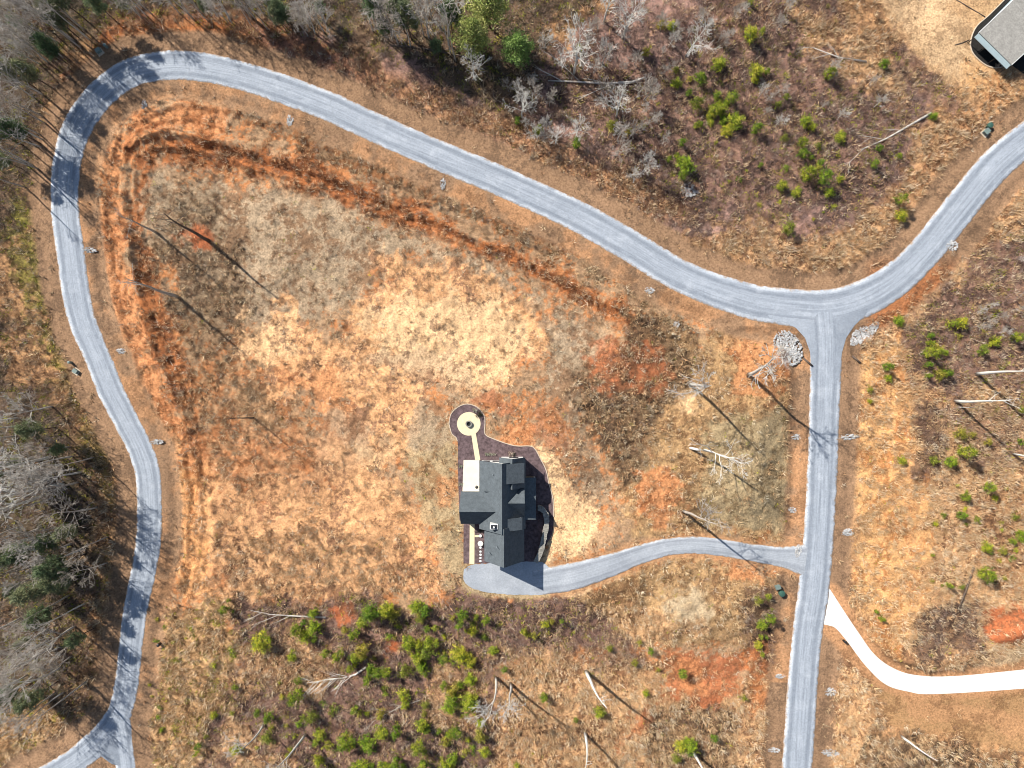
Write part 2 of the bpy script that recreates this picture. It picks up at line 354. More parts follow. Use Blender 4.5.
BED2 = [(1012, -8), (990, 14), (976, 27), (970.5, 41), (972, 52), (981, 62), (990, 67), (1000, 67.5), (1010, 64), (1030, 78), (1060, 60), (1060, -8)]
SHEET = np.minimum.reduce([E, EC, ED, PADSD, BEDSD, poly_sd(U, V, mp(BED2))])
rough = F[..., 7]
flat = sstep(0.5, 9, SHEET)
Z0 = macro_z(U, V)
micro = (fbm(U / 8.5, V / 8.5, 71, 4, .62) * .95 + fbm(U / 2.6, V / 2.6, 81, 2, .6) * .30) * rough * flat
furrow = (fbm(E / 4.2 + W1 * 2.5, (U + V) / 85 + W1, 83, 3, .6)) * 1.05 * sstep(15, 24, E) * sstep(88, 50, E) * inlot * np.maximum(sstep(760, 640, U) * sstep(420, 300, V), sstep(230, 190, U) * sstep(640, 560, V))
rill = (np.abs(fbm(U / 13, V / 13, 87, 4, .6)) - .1) * 1.3 * rough
Z = Z0 + ridge_z(U, V) * flat + micro + (furrow + rill) * flat
Z = np.where(np.abs(U) + np.abs(V) > 4000, 0, Z)
def grid_at(A, u, v):
    i = np.clip(np.searchsorted(UG, u) - 1, 0, NU - 2); j = np.clip(np.searchsorted(VG, v) - 1, 0, NV - 2)
    fu = (u - UG[i]) / (UG[i + 1] - UG[i]); fv = (v - VG[j]) / (VG[j + 1] - VG[j])
    if A.ndim == 3: fu = fu[..., None]; fv = fv[..., None]
    return (A[j, i] * (1 - fu) + A[j, i + 1] * fu) * (1 - fv) + (A[j + 1, i] * (1 - fu) + A[j + 1, i + 1] * fu) * fv
def ground_z(u, v): return grid_at(Z, np.atleast_1d(np.asarray(u, float)), np.atleast_1d(np.asarray(v, float)))
def place(px, py):
    """picture point -> world point on the ground"""
    u, v = to_map(px, py)
    return float(wx(u)[0]), float(wy(v)[0]), float(ground_z(u, v)[0])

# ------------------------------------------------------------------ mesh + material helpers
def mesh_np(name, verts, faces, mats=(), cols=None, uv=None, smooth=False):
    verts = np.asarray(verts, np.float32); faces = np.asarray(faces, np.int32)
    me = bpy.data.meshes.new(name)
    k = faces.shape[1]
    me.vertices.add(len(verts)); me.vertices.foreach_set('co', verts.ravel())
    me.loops.add(faces.size); me.loops.foreach_set('vertex_index', faces.ravel())
    me.polygons.add(len(faces)); me.polygons.foreach_set('loop_start', np.arange(0, faces.size, k, dtype=np.int32))
    if smooth: me.polygons.foreach_set('use_smooth', np.ones(len(faces), bool))
    if cols is not None:
        for cn, c in cols.items():
            a = me.attributes.new(cn, 'FLOAT_COLOR', 'POINT')
            cc = np.ones((len(verts), 4), np.float32); cc[:, :c.shape[1]] = c
            a.data.foreach_set('color', cc.ravel())
    if uv is not None:
        l = me.uv_layers.new(name='UVMap')
        l.data.foreach_set('uv', np.asarray(uv, np.float32)[faces.ravel()].ravel())
    me.update(calc_edges=True); me.validate()
    for m in mats: me.materials.append(m)
    return me
class MB:
    """collects boxes, tubes and polygons for ONE mesh object"""
    def __init__(s): s.v = []; s.f = []
    def add(s, vs, fs):
        o = len(s.v); s.v += [tuple(p) for p in vs]; s.f += [tuple(i + o for i in f) for f in fs]
    def box(s, x0, x1, y0, y1, z0, z1):
        s.add([(x0, y0, z0), (x1, y0, z0), (x1, y1, z0), (x0, y1, z0), (x0, y0, z1), (x1, y0, z1), (x1, y1, z1), (x0, y1, z1)],
              [(3, 2, 1, 0), (4, 5, 6, 7), (0, 1, 5, 4), (1, 2, 6, 5), (2, 3, 7, 6), (3, 0, 4, 7)])
    def tube(s, pts, rad, n=6, cap=True):
        P = [Vector(p) for p in pts]; rings = []
        o = len(s.v)
        for i, p in enumerate(P):
            d = (P[min(i + 1, len(P) - 1)] - P[max(i - 1, 0)]).normalized()
            a = Vector((0, 0, 1)) if abs(d.z) < .9 else Vector((1, 0, 0))
            x = d.cross(a).normalized(); y = d.cross(x)
            for k in range(n):
                t = 2 * math.pi * k / n
                s.v.append(tuple(p + (x * math.cos(t) + y * math.sin(t)) * rad[i]))
        for i in range(len(P) - 1):
            for k in range(n):
                a = o + i * n + k; b = o + i * n + (k + 1) % n
                s.f.append((a, b, b + n, a + n))
        if cap:
            s.f.append(tuple(o + k for k in range(n))[::-1]); e = o + (len(P) - 1) * n
            s.f.append(tuple(e + k for k in range(n)))
    def prism(s, poly, z0, z1):
        n = len(poly); s.add([(x, y, z0) for x, y in poly] + [(x, y, z1) for x, y in poly],
            [tuple(range(n))[::-1], tuple(range(n, 2 * n))] + [(i, (i + 1) % n, n + (i + 1) % n, n + i) for i in range(n)])
    def mesh(s, name, mat, smooth=False):
        me = bpy.data.meshes.new(name); me.from_pydata(s.v, [], s.f); me.update()
        me.materials.append(mat)
        if smooth: me.polygons.foreach_set('use_smooth', np.ones(len(me.polygons), bool))
        return me
    def build(s, name, mat, parent=None, loc=None, smooth=False):
        return link(name, s.mesh(name, mat, smooth), parent, loc)
def link(name, me, parent=None, loc=None):
    o = bpy.data.objects.new(name, me); COL.objects.link(o)
    if parent is not None: o.parent = parent
    if loc is not None: o.location = loc
    return o
def tag(o, label=None, cat=None, group=None, kind=None):
    if label: o['label'] = label
    if cat: o['category'] = cat
    if group: o['group'] = group
    if kind: o['kind'] = kind
    return o
def thing(name, label, cat, loc, rz=0, group=None):
    o = link(name, None, None, loc); o.rotation_euler = (0, 0, rz); o.empty_display_size = .3
    return tag(o, label, cat, group)
def dup(root, loc, rz, sc, label, group=None):
    r = root.copy(); COL.objects.link(r); r.location = loc; r.rotation_euler = (0, 0, rz); r.scale = sc
    r['label'] = label
    if group: r['group'] = group
    for ch in list(root.children):
        c = ch.copy(); COL.objects.link(c); c.parent = r
    return r

class NT:
    def __init__(s, name, rough=.9, spec=.2):
        s.m = bpy.data.materials.new(name); s.m.use_nodes = True
        s.t = s.m.node_tree; s.b = s.t.nodes['Principled BSDF']
        s.b.inputs['Roughness'].default_value = rough; s.b.inputs['Specular IOR Level'].default_value = spec
    def n(s, typ, **kw):
        nd = s.t.nodes.new(typ)
        for k, v in kw.items():
            if k.startswith('i_'):
                key = k[2:]; key = int(key) if key.isdigit() else key.replace('_', ' ')
                if hasattr(v, 'is_linked') or isinstance(v, bpy.types.NodeSocket): s.t.links.new(v, nd.inputs[key])
                else: nd.inputs[key].default_value = v
            else: setattr(nd, k, v)
        return nd
    def l(s, a, b): s.t.links.new(a, b)
    def coord(s, kind='Object'): return s.n('ShaderNodeTexCoord').outputs[kind]
    def noise(s, vec, scale, detail=4, rough=.55):
        return s.n('ShaderNodeTexNoise', i_Vector=vec, i_Scale=scale, i_Detail=detail, i_Roughness=rough).outputs['Fac']
    def mr(s, val, a, b, c, d):
        nd = s.n('ShaderNodeMapRange'); s.l(val, nd.inputs[0])
        for i, x in enumerate((a, b, c, d)):
            if isinstance(x, bpy.types.NodeSocket): s.l(x, nd.inputs[i + 1])
            else: nd.inputs[i + 1].default_value = x
        return nd.outputs[0]
    def math(s, op, a, b=0.0):
        nd = s.n('ShaderNodeMath', operation=op)
        for i, x in enumerate((a, b)):
            if isinstance(x, bpy.types.NodeSocket): s.l(x, nd.inputs[i])
            else: nd.inputs[i].default_value = x
        return nd.outputs[0]
    def mix(s, f, a, b, blend='MIX'):
        nd = s.n('ShaderNodeMix', data_type='RGBA', blend_type=blend)
        for i, x in ((0, f), (6, a), (7, b)):
            if isinstance(x, bpy.types.NodeSocket): s.l(x, nd.inputs[i])
            else: nd.inputs[i].default_value = (*x, 1) if isinstance(x, tuple) and len(x) == 3 else x
        return nd.outputs[2]
    def scale(s, col, f):
        nd = s.n('ShaderNodeVectorMath', operation='SCALE'); s.l(col, nd.inputs[0]); s.l(f, nd.inputs[3]); return nd.outputs[0]
    def bump(s, h, strength=.5, dist=.1):
        nd = s.n('ShaderNodeBump'); nd.inputs['Strength'].default_value = strength; nd.inputs['Distance'].default_value = dist
        s.l(h, nd.inputs['Height']); s.l(nd.outputs[0], s.b.inputs['Normal'])
    def col(s, c): s.l(c, s.b.inputs['Base Color']); return s.m

def simple(name, rgb, var=.25, scale=3.0, rough=.85, spec=.25, bump=0.0):
    t = NT(name, rough, spec); co = t.coord()
    n = t.noise(co, scale, 4, .6)
    c = t.mix(1.0, tuple(alb(*rgb)), t.mr(n, .3, .7, 1 - var, 1 + var), 'MULTIPLY')
    if bump: t.bump(n, bump, .05)
    return t.col(c)

def ground_material():
    t = NT('ground_soil', .95, .08); co = t.coord()
    A = t.n('ShaderNodeAttribute', attribute_name='soil_a').outputs['Color']
    B = t.n('ShaderNodeAttribute', attribute_name='soil_b').outputs['Color']
    M = t.n('ShaderNodeAttribute', attribute_name='soil_m').outputs['Color']
    sp = t.n('ShaderNodeSeparateColor'); t.l(M, sp.inputs[0])
    n1 = t.noise(co, .8, 9, .74); n2 = t.noise(co, 2.8, 6, .75); n3 = t.noise(co, .09, 4, .6)
    n4 = t.noise(co, .16, 4, .6)
    thr = t.mr(t.math('ADD', sp.outputs[0], t.mr(n4, .3, .7, -.34, .34)), 0, 1, .72, .28)
    f = t.mr(n1, t.math('SUBTRACT', thr, .035), t.math('ADD', thr, .035), 0, 1)
    c = t.mix(f, A, B)
    k = t.math('MULTIPLY', t.mr(n2, .28, .72, .42, 1.6), t.mr(n3, .3, .7, .86, 1.14))
    c = t.scale(c, k)
    h = t.math('ADD', t.math('MULTIPLY', n2, .6), n1)
    bp = t.n('ShaderNodeBump'); bp.inputs['Distance'].default_value = .35
    t.l(t.mr(sp.outputs[1], 0, .8, .12, .95), bp.inputs['Strength']); t.l(h, bp.inputs['Height']); t.l(bp.outputs[0], t.b.inputs['Normal'])
    return t.col(c)
def attr_material(name, rough=.85, spec=.15, transl=0.0, soft=.6):
    t = NT(name, rough, spec)
    c = t.n('ShaderNodeAttribute', attribute_name='tint').outputs['Color']
    # soft tuft shading: blade normals lean towards the sky
    ge = t.n('ShaderNodeNewGeometry'); vm = t.n('ShaderNodeVectorMath', operation='SCALE'); t.l(ge.outputs['Normal'], vm.inputs[0]); vm.inputs[3].default_value = soft
    va = t.n('ShaderNodeVectorMath', operation='ADD'); t.l(vm.outputs[0], va.inputs[0]); va.inputs[1].default_value = (0, 0, 1)
    vn = t.n('ShaderNodeVectorMath', operation='NORMALIZE'); t.l(va.outputs[0], vn.inputs[0]); t.l(vn.outputs[0], t.b.inputs['Normal'])
    if name == 'needles':
        rn = t.n('ShaderNodeObjectInfo').outputs['Random']
        c = t.mix(1.0, c, t.mix(rn, (.62, .80, .7), (1.22, 1.05, 1.1)), 'MULTIPLY')
    t.col(c)
    if transl:
        tr = t.n('ShaderNodeBsdfTranslucent'); t.l(c, tr.inputs[0])
        mx = t.n('ShaderNodeMixShader'); mx.inputs[0].default_value = transl
        t.l(t.b.outputs[0], mx.inputs[1]); t.l(tr.outputs[0], mx.inputs[2])
        t.l(mx.outputs[0], t.t.nodes['Material Output'].inputs[0])
    return t.m
def gravel_road(name, base, dark, light):
    t = NT(name, .92, .2); co = t.coord(); uv = t.coord('UV')
    sx = t.n('ShaderNodeSeparateXYZ'); t.l(uv, sx.inputs[0])
    mp_ = t.n('ShaderNodeMapping'); t.l(uv, mp_.inputs[0]); mp_.inputs['Scale'].default_value = (16, .09, 1)
    streak = t.noise(mp_.outputs[0], 1.0, 5, .65)
    blot = t.noise(co, .35, 5, .6); fine = t.noise(co, 3.5, 4, .75)
    ac = t.math('ABSOLUTE', t.math('SUBTRACT', sx.outputs[0], .5))          # 0 middle, .5 edge
    tr = t.math('MULTIPLY', t.mr(ac, .20, .27, 0, 1), t.mr(ac, .31, .40, 1, 0))
    edge = t.math('MULTIPLY', t.mr(ac, .36, .44, 0, 1), t.mr(blot, .42, .58, .15, 1))
    c = t.mix(t.mr(streak, .40, .78, 0, .9), base, dark)
    c = t.mix(t.math('MULTIPLY', tr, t.mr(blot, .35, .65, .3, 1)), c, dark)
    c = t.mix(t.math('MULTIPLY', edge, t.mr(fine, .3, .6, .4, .9)), c, light)
    c = t.mix(t.mr(blot, .5, .75, 0, .4), c, light)
    c = t.scale(c, t.mr(fine, .3, .7, .84, 1.16))
    worn = t.noise(co, .8, 6, .75)
    c = t.mix(t.mr(worn, .56, .70, 0, .4), c, dark)
    e2 = t.math('ADD', ac, t.math('MULTIPLY', t.math('SUBTRACT', t.noise(co, 1.1, 6, .75), .5), .30))
    c = t.mix(t.mr(e2, .455, .50, 0, .9), c, tuple(alb(176, 150, 124)))
    t.bump(fine, .35, .06)
    return t.col(c)

M = {}
M['ground'] = ground_material()
M['blade'] = attr_material('dry_blades', .85, .1, .15, .7)
M['leaf'] = attr_material('needles', .6, .2, .3, 1.6)
M['road'] = gravel_road('grey_gravel', tuple(alb(180, 187, 195)), tuple(alb(130, 138, 148)), tuple(alb(218, 223, 228)))
M['drive'] = gravel_road('grey_gravel_drive', tuple(alb(184, 189, 194)), tuple(alb(148, 153, 160)), tuple(alb(216, 219, 222)))
M['concrete'] = simple('pale_concrete', (252, 246, 234), .10, .5, .85)
M['concrete'].node_tree.nodes['Principled BSDF'].inputs['Roughness'].default_value = .8
M['cream'] = simple('cream_pavers', (244, 226, 186), .08, 2, .85)
M['mulch'] = simple('brown_mulch', (112, 94, 94), .5, 1.8, .95, .1, .6)
M['mulch_dark'] = simple('black_mulch', (50, 48, 46), .3, 2.2, .95, .1, .6)
M['edging'] = simple('edging_stone', (215, 195, 170), .2, 3, .9)
M['stone'] = simple('grey_wall_stone', (160, 156, 146), .35, 2.0, .9, .2, .6)
M['rock'] = simple('grey_rock', (192, 190, 186), .4, 1.6, .9, .2, .6)
M['white'] = simple('white_siding', (240, 238, 232), .03, 1, .7)
M['trim'] = simple('white_trim', (240, 240, 236), .03, 1, .6)
M['bluemetal'] = simple('pale_blue_metal_roof', (166, 182, 184), .08, 1, .5, .4)
M['siding'] = simple('pale_blue_siding', (190, 214, 222), .05, 1, .7)
M['dark_frame'] = simple('dark_frame', (40, 42, 46), .05, 2, .5, .4)
M['wood'] = simple('porch_boards', (150, 125, 100), .2, 3, .8)
M['steel'] = simple('grey_metal', (150, 155, 160), .1, 2, .5, .5)
M['tgreen'] = simple('green_enamel', (62, 98, 84), .12, 2, .5, .4)
M['tpale'] = simple('pale_green_enamel', (126, 142, 134), .1, 2, .5, .4)
M['black'] = simple('black_plastic', (30, 30, 32), .1, 2, .5, .4)
M['bark'] = simple('pine_bark', (110, 88, 74), .3, 2, .95)
M['bark_grey'] = simple('pale_bark', (212, 204, 192), .2, 1.5, .9)
M['bark_dim'] = simple('grey_bark', (190, 178, 164), .25, 1.5, .9)
M['bark_white'] = simple('bleached_wood', (238, 232, 220), .15, 1.2, .9)
M['bark_dark'] = simple('dark_dead_wood', (104, 88, 76), .25, 1.5, .9)
def shingles(name, rgb):
    t = NT(name, .95, .04); co = t.coord()
    a = t.noise(co, 1.2, 4, .6); mp_ = t.n('ShaderNodeMapping'); t.l(co, mp_.inputs[0]); mp_.inputs['Scale'].default_value = (1, 1, 4)
    b = t.noise(mp_.outputs[0], 3.0, 3, .6)
    c = t.mix(1.0, tuple(alb(*rgb)), t.math('MULTIPLY', t.mr(a, .3, .7, .85, 1.15), t.mr(b, .3, .7, .82, 1.18)), 'MULTIPLY')
    t.bump(b, .3, .03)
    return t.col(c)
M['roof'] = shingles('charcoal_shingles', (100, 107, 111))
M['roof2'] = shingles('grey_shingles', (168, 164, 156))
def glass():
    t = NT('window_glass', .08, .6); n = t.noise(t.coord(), .8, 2, .5)
    return t.col(t.mix(n, (.02, .025, .03), (.05, .06, .07)))
M['glass'] = glass()

# ------------------------------------------------------------------ ground object
idx = np.arange(NU * NV).reshape(NV, NU)
faces = np.stack([idx[1:, :-1], idx[1:, 1:], idx[:-1, 1:], idx[:-1, :-1]], -1).reshape(-1, 4)
verts = np.stack([wx(U), wy(V), Z], -1).reshape(-1, 3)
FF = F.reshape(-1, F.shape[2])
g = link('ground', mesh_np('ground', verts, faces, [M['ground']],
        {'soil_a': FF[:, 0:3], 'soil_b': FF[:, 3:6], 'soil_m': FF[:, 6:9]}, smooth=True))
tag(g, kind='structure')

# ------------------------------------------------------------------ roads (ribbons that follow the ground)
def sheet(name, pts, z, mat, thick=.12, kind='structure'):
    mb = MB(); P = [(float(wx(u)), float(wy(v))) for u, v in pts]
    a = sum(P[i][0] * P[(i + 1) % len(P)][1] - P[(i + 1) % len(P)][0] * P[i][1] for i in range(len(P)))
    if a < 0: P = P[::-1]
    mb.prism(P, z - thick, z); o = mb.build(name, mat)
    l = o.data.uv_layers.new(name='UVMap')          # across = middle of the road, along = metres
    for lp in o.data.loops:
        c = o.data.vertices[lp.vertex_index].co; l.data[lp.index].uv = (.5 + c.x * .004, c.y)
    return tag(o, kind=kind)

def ribbon(name, line, mat, lift, jit=1.2, nacross=7, seed=0):
    line = catmull([line[i] for i in range(0, len(line), 2)] + ([line[-1]] if len(line) % 2 == 0 else []), 2.2)
    P = np.array(line); n = len(P)
    T_ = np.gradient(P[:, :2], axis=0); T_ /= np.linalg.norm(T_, axis=1)[:, None] + 1e-9
    N_ = np.stack([-T_[:, 1], T_[:, 0]], 1)
    s = np.concatenate([[0], np.cumsum(np.hypot(*np.diff(P[:, :2], axis=0).T))])
    wl = P[:, 2] + fbm(s / 9, s * 0 + seed, 91, 4, .8) * jit * 2.0; wr = P[:, 2] + fbm(s / 9, s * 0 + 50 + seed, 95, 4, .8) * jit * 2.0
    ks = np.linspace(-1, 1, nacross); vs = []; uv = []
    ks = np.concatenate([[-1.0], ks, [1.0]])
    for i, k in enumerate(ks):
        w = np.where(k < 0, wl, wr) + (.6 if i in (0, len(ks) - 1) else 0)
        p = P[:, :2] + N_ * (k * w)[:, None]
        z = macro_z(p[:, 0], p[:, 1]) + (lift + .05 * (1 - k * k) if 0 < i < len(ks) - 1 else -.12)
        vs.append(np.stack([wx(p[:, 0]), wy(p[:, 1]), z], 1)); uv.append(np.stack([np.full(n, (k + 1) / 2), s * S], 1))
    m = len(ks); vs = np.stack(vs, 1).reshape(-1, 3); uv = np.stack(uv, 1).reshape(-1, 2)
    ii = np.arange(n * m).reshape(n, m)
    f = np.stack([ii[:-1, :-1], ii[:-1, 1:], ii[1:, 1:], ii[1:, :-1]], -1).reshape(-1, 4)
    nz = np.cross(vs[f[0, 1]] - vs[f[0, 0]], vs[f[0, 2]] - vs[f[0, 0]])[2]
    mid = len(f) // 2; q = f[mid]; nz = np.cross(vs[q[1]] - vs[q[0]], vs[q[2]] - vs[q[0]])[2]
    if nz < 0: f = f[:, ::-1]
    return tag(link(name, mesh_np(name, vs, f, [mat], None, uv, True)), kind='structure')
ribbon('road', LOOP, M['road'], .030, 1.0, 9, 1)
ribbon('side_road', SOUTH, M['road'], .036, 1.0, 9, 2)
ribbon('road_branch', STUB, M['road'], .024, .8, 7, 3)
ribbon('gravel_driveway', DRIVE, M['drive'], .042, .7, 7, 4)
cu = catmull([(*p, 0) for p in [(812, 566), (822, 577), (828.5, 587), (843, 609.5), (858, 632), (875, 655), (895, 669), (918, 675.3), (955, 676), (1024, 669.5), (1140, 657)]], 2.5)
cl_ = catmull([(*p, 0) for p in [(1140, 678), (1024, 688.5), (935, 694), (908, 691.5), (885, 684), (865, 665), (848, 642.5), (836, 628.5), (829, 625.5), (823, 624.3), (808, 622)]], 2.5)
sheet('concrete_driveway', [(p[0], p[1]) for p in cu + cl_], .03, M['concrete'], .1)
# flared corners of the junction
def flare(pts, z): 
    return [(u, v) for u, v in pts], z
sheet('branch_junction', [(96, 742), (118, 724), (131, 726), (130, 760), (122, 766), (112, 764), (101, 756)], .056, M['road'], .2)
sheet('road_junction', [(770, 318), (784, 322), (796, 328), (805, 338), (810, 352), (812, 380), (838, 380), (842, 352), (846, 338), (854, 326), (866, 314), (872, 300), (760, 305)], .064, M['road'], .2)
ppad = [(u, v) for u, v in mp(PADPOLY)]
ppad = catmull([(*p, 0) for p in ppad + [ppad[0]]], 3)
ppad = [(p[0] + random.uniform(-.5, .5), p[1] + random.uniform(-.5, .5)) for p in ppad[:-1]]
sheet('gravel_parking_pad', ppad, 2.048, M['drive'])

# ------------------------------------------------------------------ grass, brush, weeds: what nobody could count
def scatter(n, dens, lo=(-60, -60), hi=(1084, 830), seed=1, clump=(.32, .68), per=6.0):
    r = np.random.default_rng(seed)
    u = r.uniform(lo[0], hi[0], n); v = r.uniform(lo[1], hi[1], n)
    d = grid_at(dens, u, v)
    if clump: q = fbm(u / per, v / per, seed, 3, .6) + .5; d = d * (0.06 + 1.9 * sstep(*clump, q))
    d = d * sstep(1.5, 5, grid_at(SHEET, u, v))
    k = r.random(n) < d
    return u[k], v[k], r
def blades(name, u, v, r, nb, lmin, lmax, wid, tilt, spread, palette, mat, label, cat, sink=.05, local=0.0):
    n = len(u); N = n * nb
    U_ = np.repeat(u, nb); V_ = np.repeat(v, nb)
    sz = np.repeat(r.uniform(.55, 1.25, n), nb)
    a = r.uniform(0, 2 * math.pi, N); rad = spread * np.sqrt(r.random(N)) * sz
    bx = wx(U_) + np.cos(a) * rad; by = wy(V_) + np.sin(a) * rad
    bz = np.repeat(ground_z(u, v), nb) - sink
    az = a + r.normal(0, .8, N); ti = np.abs(r.normal(tilt, tilt * .45, N))
    L = r.uniform(lmin, lmax, N) * sz; w = wid * r.uniform(.6, 1.4, N)
    d = np.stack([np.cos(az) * np.sin(ti), np.sin(az) * np.sin(ti), np.cos(ti)], 1)
    tw = r.uniform(0, math.pi, N); sv = np.stack([np.cos(tw), np.sin(tw), np.zeros(N)], 1)
    B = np.stack([bx, by, bz], 1)
    v0 = B - sv * w[:, None] * .5; v1 = B + sv * w[:, None] * .5; v2 = B + d * L[:, None]
    vs = np.stack([v0, v1, v2], 1).reshape(-1, 3)
    pal = np.array([alb(*p) for p in palette]); c = pal[np.repeat(r.integers(0, len(pal), n), nb)]
    c = c * (1 - local) + np.repeat(grid_at(F, u, v)[:, 0:3], nb, 0) * 1.12 * local
    c = c * np.repeat(r.uniform(.75, 1.25, n), nb)[:, None] * r.uniform(.8, 1.2, N)[:, None]
    o = link(name, mesh_np(name, vs, np.arange(N * 3).reshape(-1, 3), [mat], {'tint': np.repeat(c, 3, 0)}))
    return tag(o, label, cat, None, 'stuff')
u, v, r = scatter(170000, F[..., 8], seed=21)
blades('tall_dry_grass', u, v, r, 11, .5, 1.25, .125, .6, .30, [(255, 228, 184), (252, 214, 164), (255, 238, 206), (240, 192, 142), (255, 220, 172), (214, 164, 122)], M['blade'],
       'tall straw coloured dry grass standing in tufts across the open land', 'grass', local=.3)
u, v, r = scatter(260000, F[..., 11] * .8, seed=22, clump=(.40, .68), per=11.0)
blades('short_dry_grass', u, v, r, 9, .15, .42, .075, .95, .32, [(190, 166, 138), (160, 138, 114), (212, 190, 158), (136, 114, 96), (190, 158, 122)], M['blade'],
       'short greyish tan dry grass thinly covering the big cleared lot', 'grass', local=.65)
u, v, r = scatter(95000, F[..., 9], seed=23)
blades('bare_brush', u, v, r, 15, .5, 1.5, .06, .75, .42, [(176, 148, 136), (142, 116, 106), (206, 186, 174), (114, 90, 80), (178, 138, 116)], M['blade'],
       'leafless purple brown brush and brambles at the wood edges', 'brush', local=.35)
u, v, r = scatter(110000, F[..., 10], seed=24, clump=(.54, .64), per=7.0)
blades('green_weeds', u, v, r, 11, .2, .6, .16, .8, .38, [(196, 196, 64), (150, 160, 50), (214, 206, 92), (168, 160, 66)], M['blade'],
       'low yellow green weeds growing among the dry grass', 'weeds')

# ------------------------------------------------------------------ trees
def rand_perp(d, rnd):
    a = Vector((rnd.gauss(0, 1), rnd.gauss(0, 1), rnd.gauss(0, 1)))
    return (a - d * a.dot(d)).normalized()
def grow(mbs, p, d, L, r, level, rnd, cfg):
    n = (7, 4, 3, 2)[level]; pts = [p]; rad = [r]; dd = d.copy()
    for i in range(n):
        dd = (dd + rand_perp(dd, rnd) * cfg['wob'][level] + Vector((0, 0, cfg['up'][level]))).normalized()
        pts.append(pts[-1] + dd * (L / n)); rad.append(max(r * (1 - (i + 1) / n * .86), .019))
    mbs[0 if level == 0 else 1].tube(pts, rad, (7, 5, 4, 3)[level], cap=level == 0)
    if level >= cfg['depth']: return
    k = cfg['kids'][level]; t0 = cfg['start'][level]
    for j in range(k):
        t = t0 + (1 - t0) * (j + rnd.random()) / k
        f = t * n; i = min(int(f), n - 1); q = pts[i].lerp(pts[i + 1], f - i)
        ax = (pts[i + 1] - pts[i]).normalized(); ang = math.radians(rnd.uniform(*cfg['ang'][level]))
        nd = (ax * math.cos(ang) + rand_perp(ax, rnd) * math.sin(ang)).normalized()
        grow(mbs, q, nd, L * cfg['len'][level] * (1 - .55 * (t - t0) / (1 - t0 + 1e-6)) * rnd.uniform(.7, 1.2), max(r * (1 - t * .8) * .5, .02), level + 1, rnd, cfg)
BROAD = dict(depth=3, kids=(16, 7, 5), start=(.30, .25, .25), ang=((30, 62), (28, 60), (25, 60)), len=(.46, .46, .45), wob=(.07, .16, .2, .25), up=(.02, .10, .06, .03))
SLIM = dict(depth=3, kids=(10, 4, 3), start=(.58, .3, .3), ang=((22, 50), (25, 55), (25, 60)), len=(.26, .45, .5), wob=(.045, .14, .2, .25), up=(.03, .12, .06, .03))
SNAG = dict(depth=2, kids=(6, 2), start=(.60, .4), ang=((30, 75), (30, 70)), len=(.20, .45), wob=(.05, .2, .3), up=(.03, .08, .02))
OLDSNAG = dict(depth=3, kids=(11, 5, 3), start=(.38, .3, .4), ang=((30, 70), (30, 65), (30, 60)), len=(.42, .5, .5), wob=(.09, .25, .3, .3), up=(.02, .06, .02, 0))
POLE = dict(depth=1, kids=(4,), start=(.7,), ang=((40, 80),), len=(.10,), wob=(.035, .2), up=(.03, .0))
def make_bare(name, seed, h, r, cfg, mat, lean=(0, 0)):
    rnd = random.Random(seed); mbs = [MB(), MB()]
    grow(mbs, Vector((0, 0, -.15)), Vector((lean[0], lean[1], 1)).normalized(), h, r, 0, rnd, cfg)
    return mbs[0].mesh(name + '_trunk', mat, True), mbs[1].mesh(name + '_crown', mat, True)
def needles(clusters, n, ln, wid, palette, rnd, updir=.35):
    vs = []; cs = []
    pal = [np.array(alb(*p)) for p in palette]
    for (c, s, k) in clusters:
        base = pal[rnd.randrange(len(pal))] * rnd.uniform(.75, 1.25)
        for _ in range(n):
            d = Vector((rnd.gauss(0, 1), rnd.gauss(0, 1), rnd.gauss(0, 1) * .8 + updir)).normalized()
            o = Vector(c) + Vector((rnd.gauss(0, 1), rnd.gauss(0, 1), rnd.gauss(0, .7))) * s * .45
            sd = rand_perp(d, rnd) * wid * rnd.uniform(.6, 1.3) * .5; L = ln * rnd.uniform(.6, 1.3) * k
            vs += [tuple(o - sd), tuple(o + sd), tuple(o + d * L)]
            cs += [base * rnd.uniform(.8, 1.2)] * 3
    return np.array(vs), np.arange(len(vs)).reshape(-1, 3), np.clip(np.array(cs), 0, .8)
def make_pine(name, seed, h, crown0, rad, palette, ncl):
    rnd = random.Random(seed); tb = MB()
    pts = [Vector((rnd.gauss(0, .012 * h * i / 6), rnd.gauss(0, .012 * h * i / 6), -.15 + h * .97 * i / 6)) for i in range(7)]
    tb.tube(pts, [h * .011 * (1 - .82 * i / 6) + .015 for i in range(7)], 7)
    cl = []
    for i in range(ncl):
        t = crown0 + (1 - crown0) * (i + rnd.random()) / ncl
        q = (t - crown0) / (1 - crown0)
        R = rad * (math.sin(math.pi * min(1, q * .82 + .16)) ** .8) * rnd.uniform(.65, 1.1)
        a = i * 2.399 + rnd.gauss(0, .4); z = h * t
        tip = Vector((math.cos(a) * R, math.sin(a) * R, z + R * rnd.uniform(-.05, .3)))
        b = Vector((0, 0, z - .05 * h * (1 - q)))
        tb.tube([b, b.lerp(tip, .5) + Vector((0, 0, -.05)), tip], [.05 * rad / 2 + .01, .03 * rad / 2 + .008, .006], 4, False)
        for s in (1.0, .72, .45):
            cl.append((b.lerp(tip, s) + Vector((rnd.gauss(0, .1 * rad), rnd.gauss(0, .1 * rad), 0)), .30 * rad * rnd.uniform(.7, 1.2), 1))
    cl.append((Vector((pts[-1].x, pts[-1].y, h)), .2 * rad, 1))
    return tb.mesh(name + '_trunk', M['bark'], True), cl, rnd
YG = [(206, 212, 54), (160, 180, 44), (226, 224, 84), (124, 146, 42)]
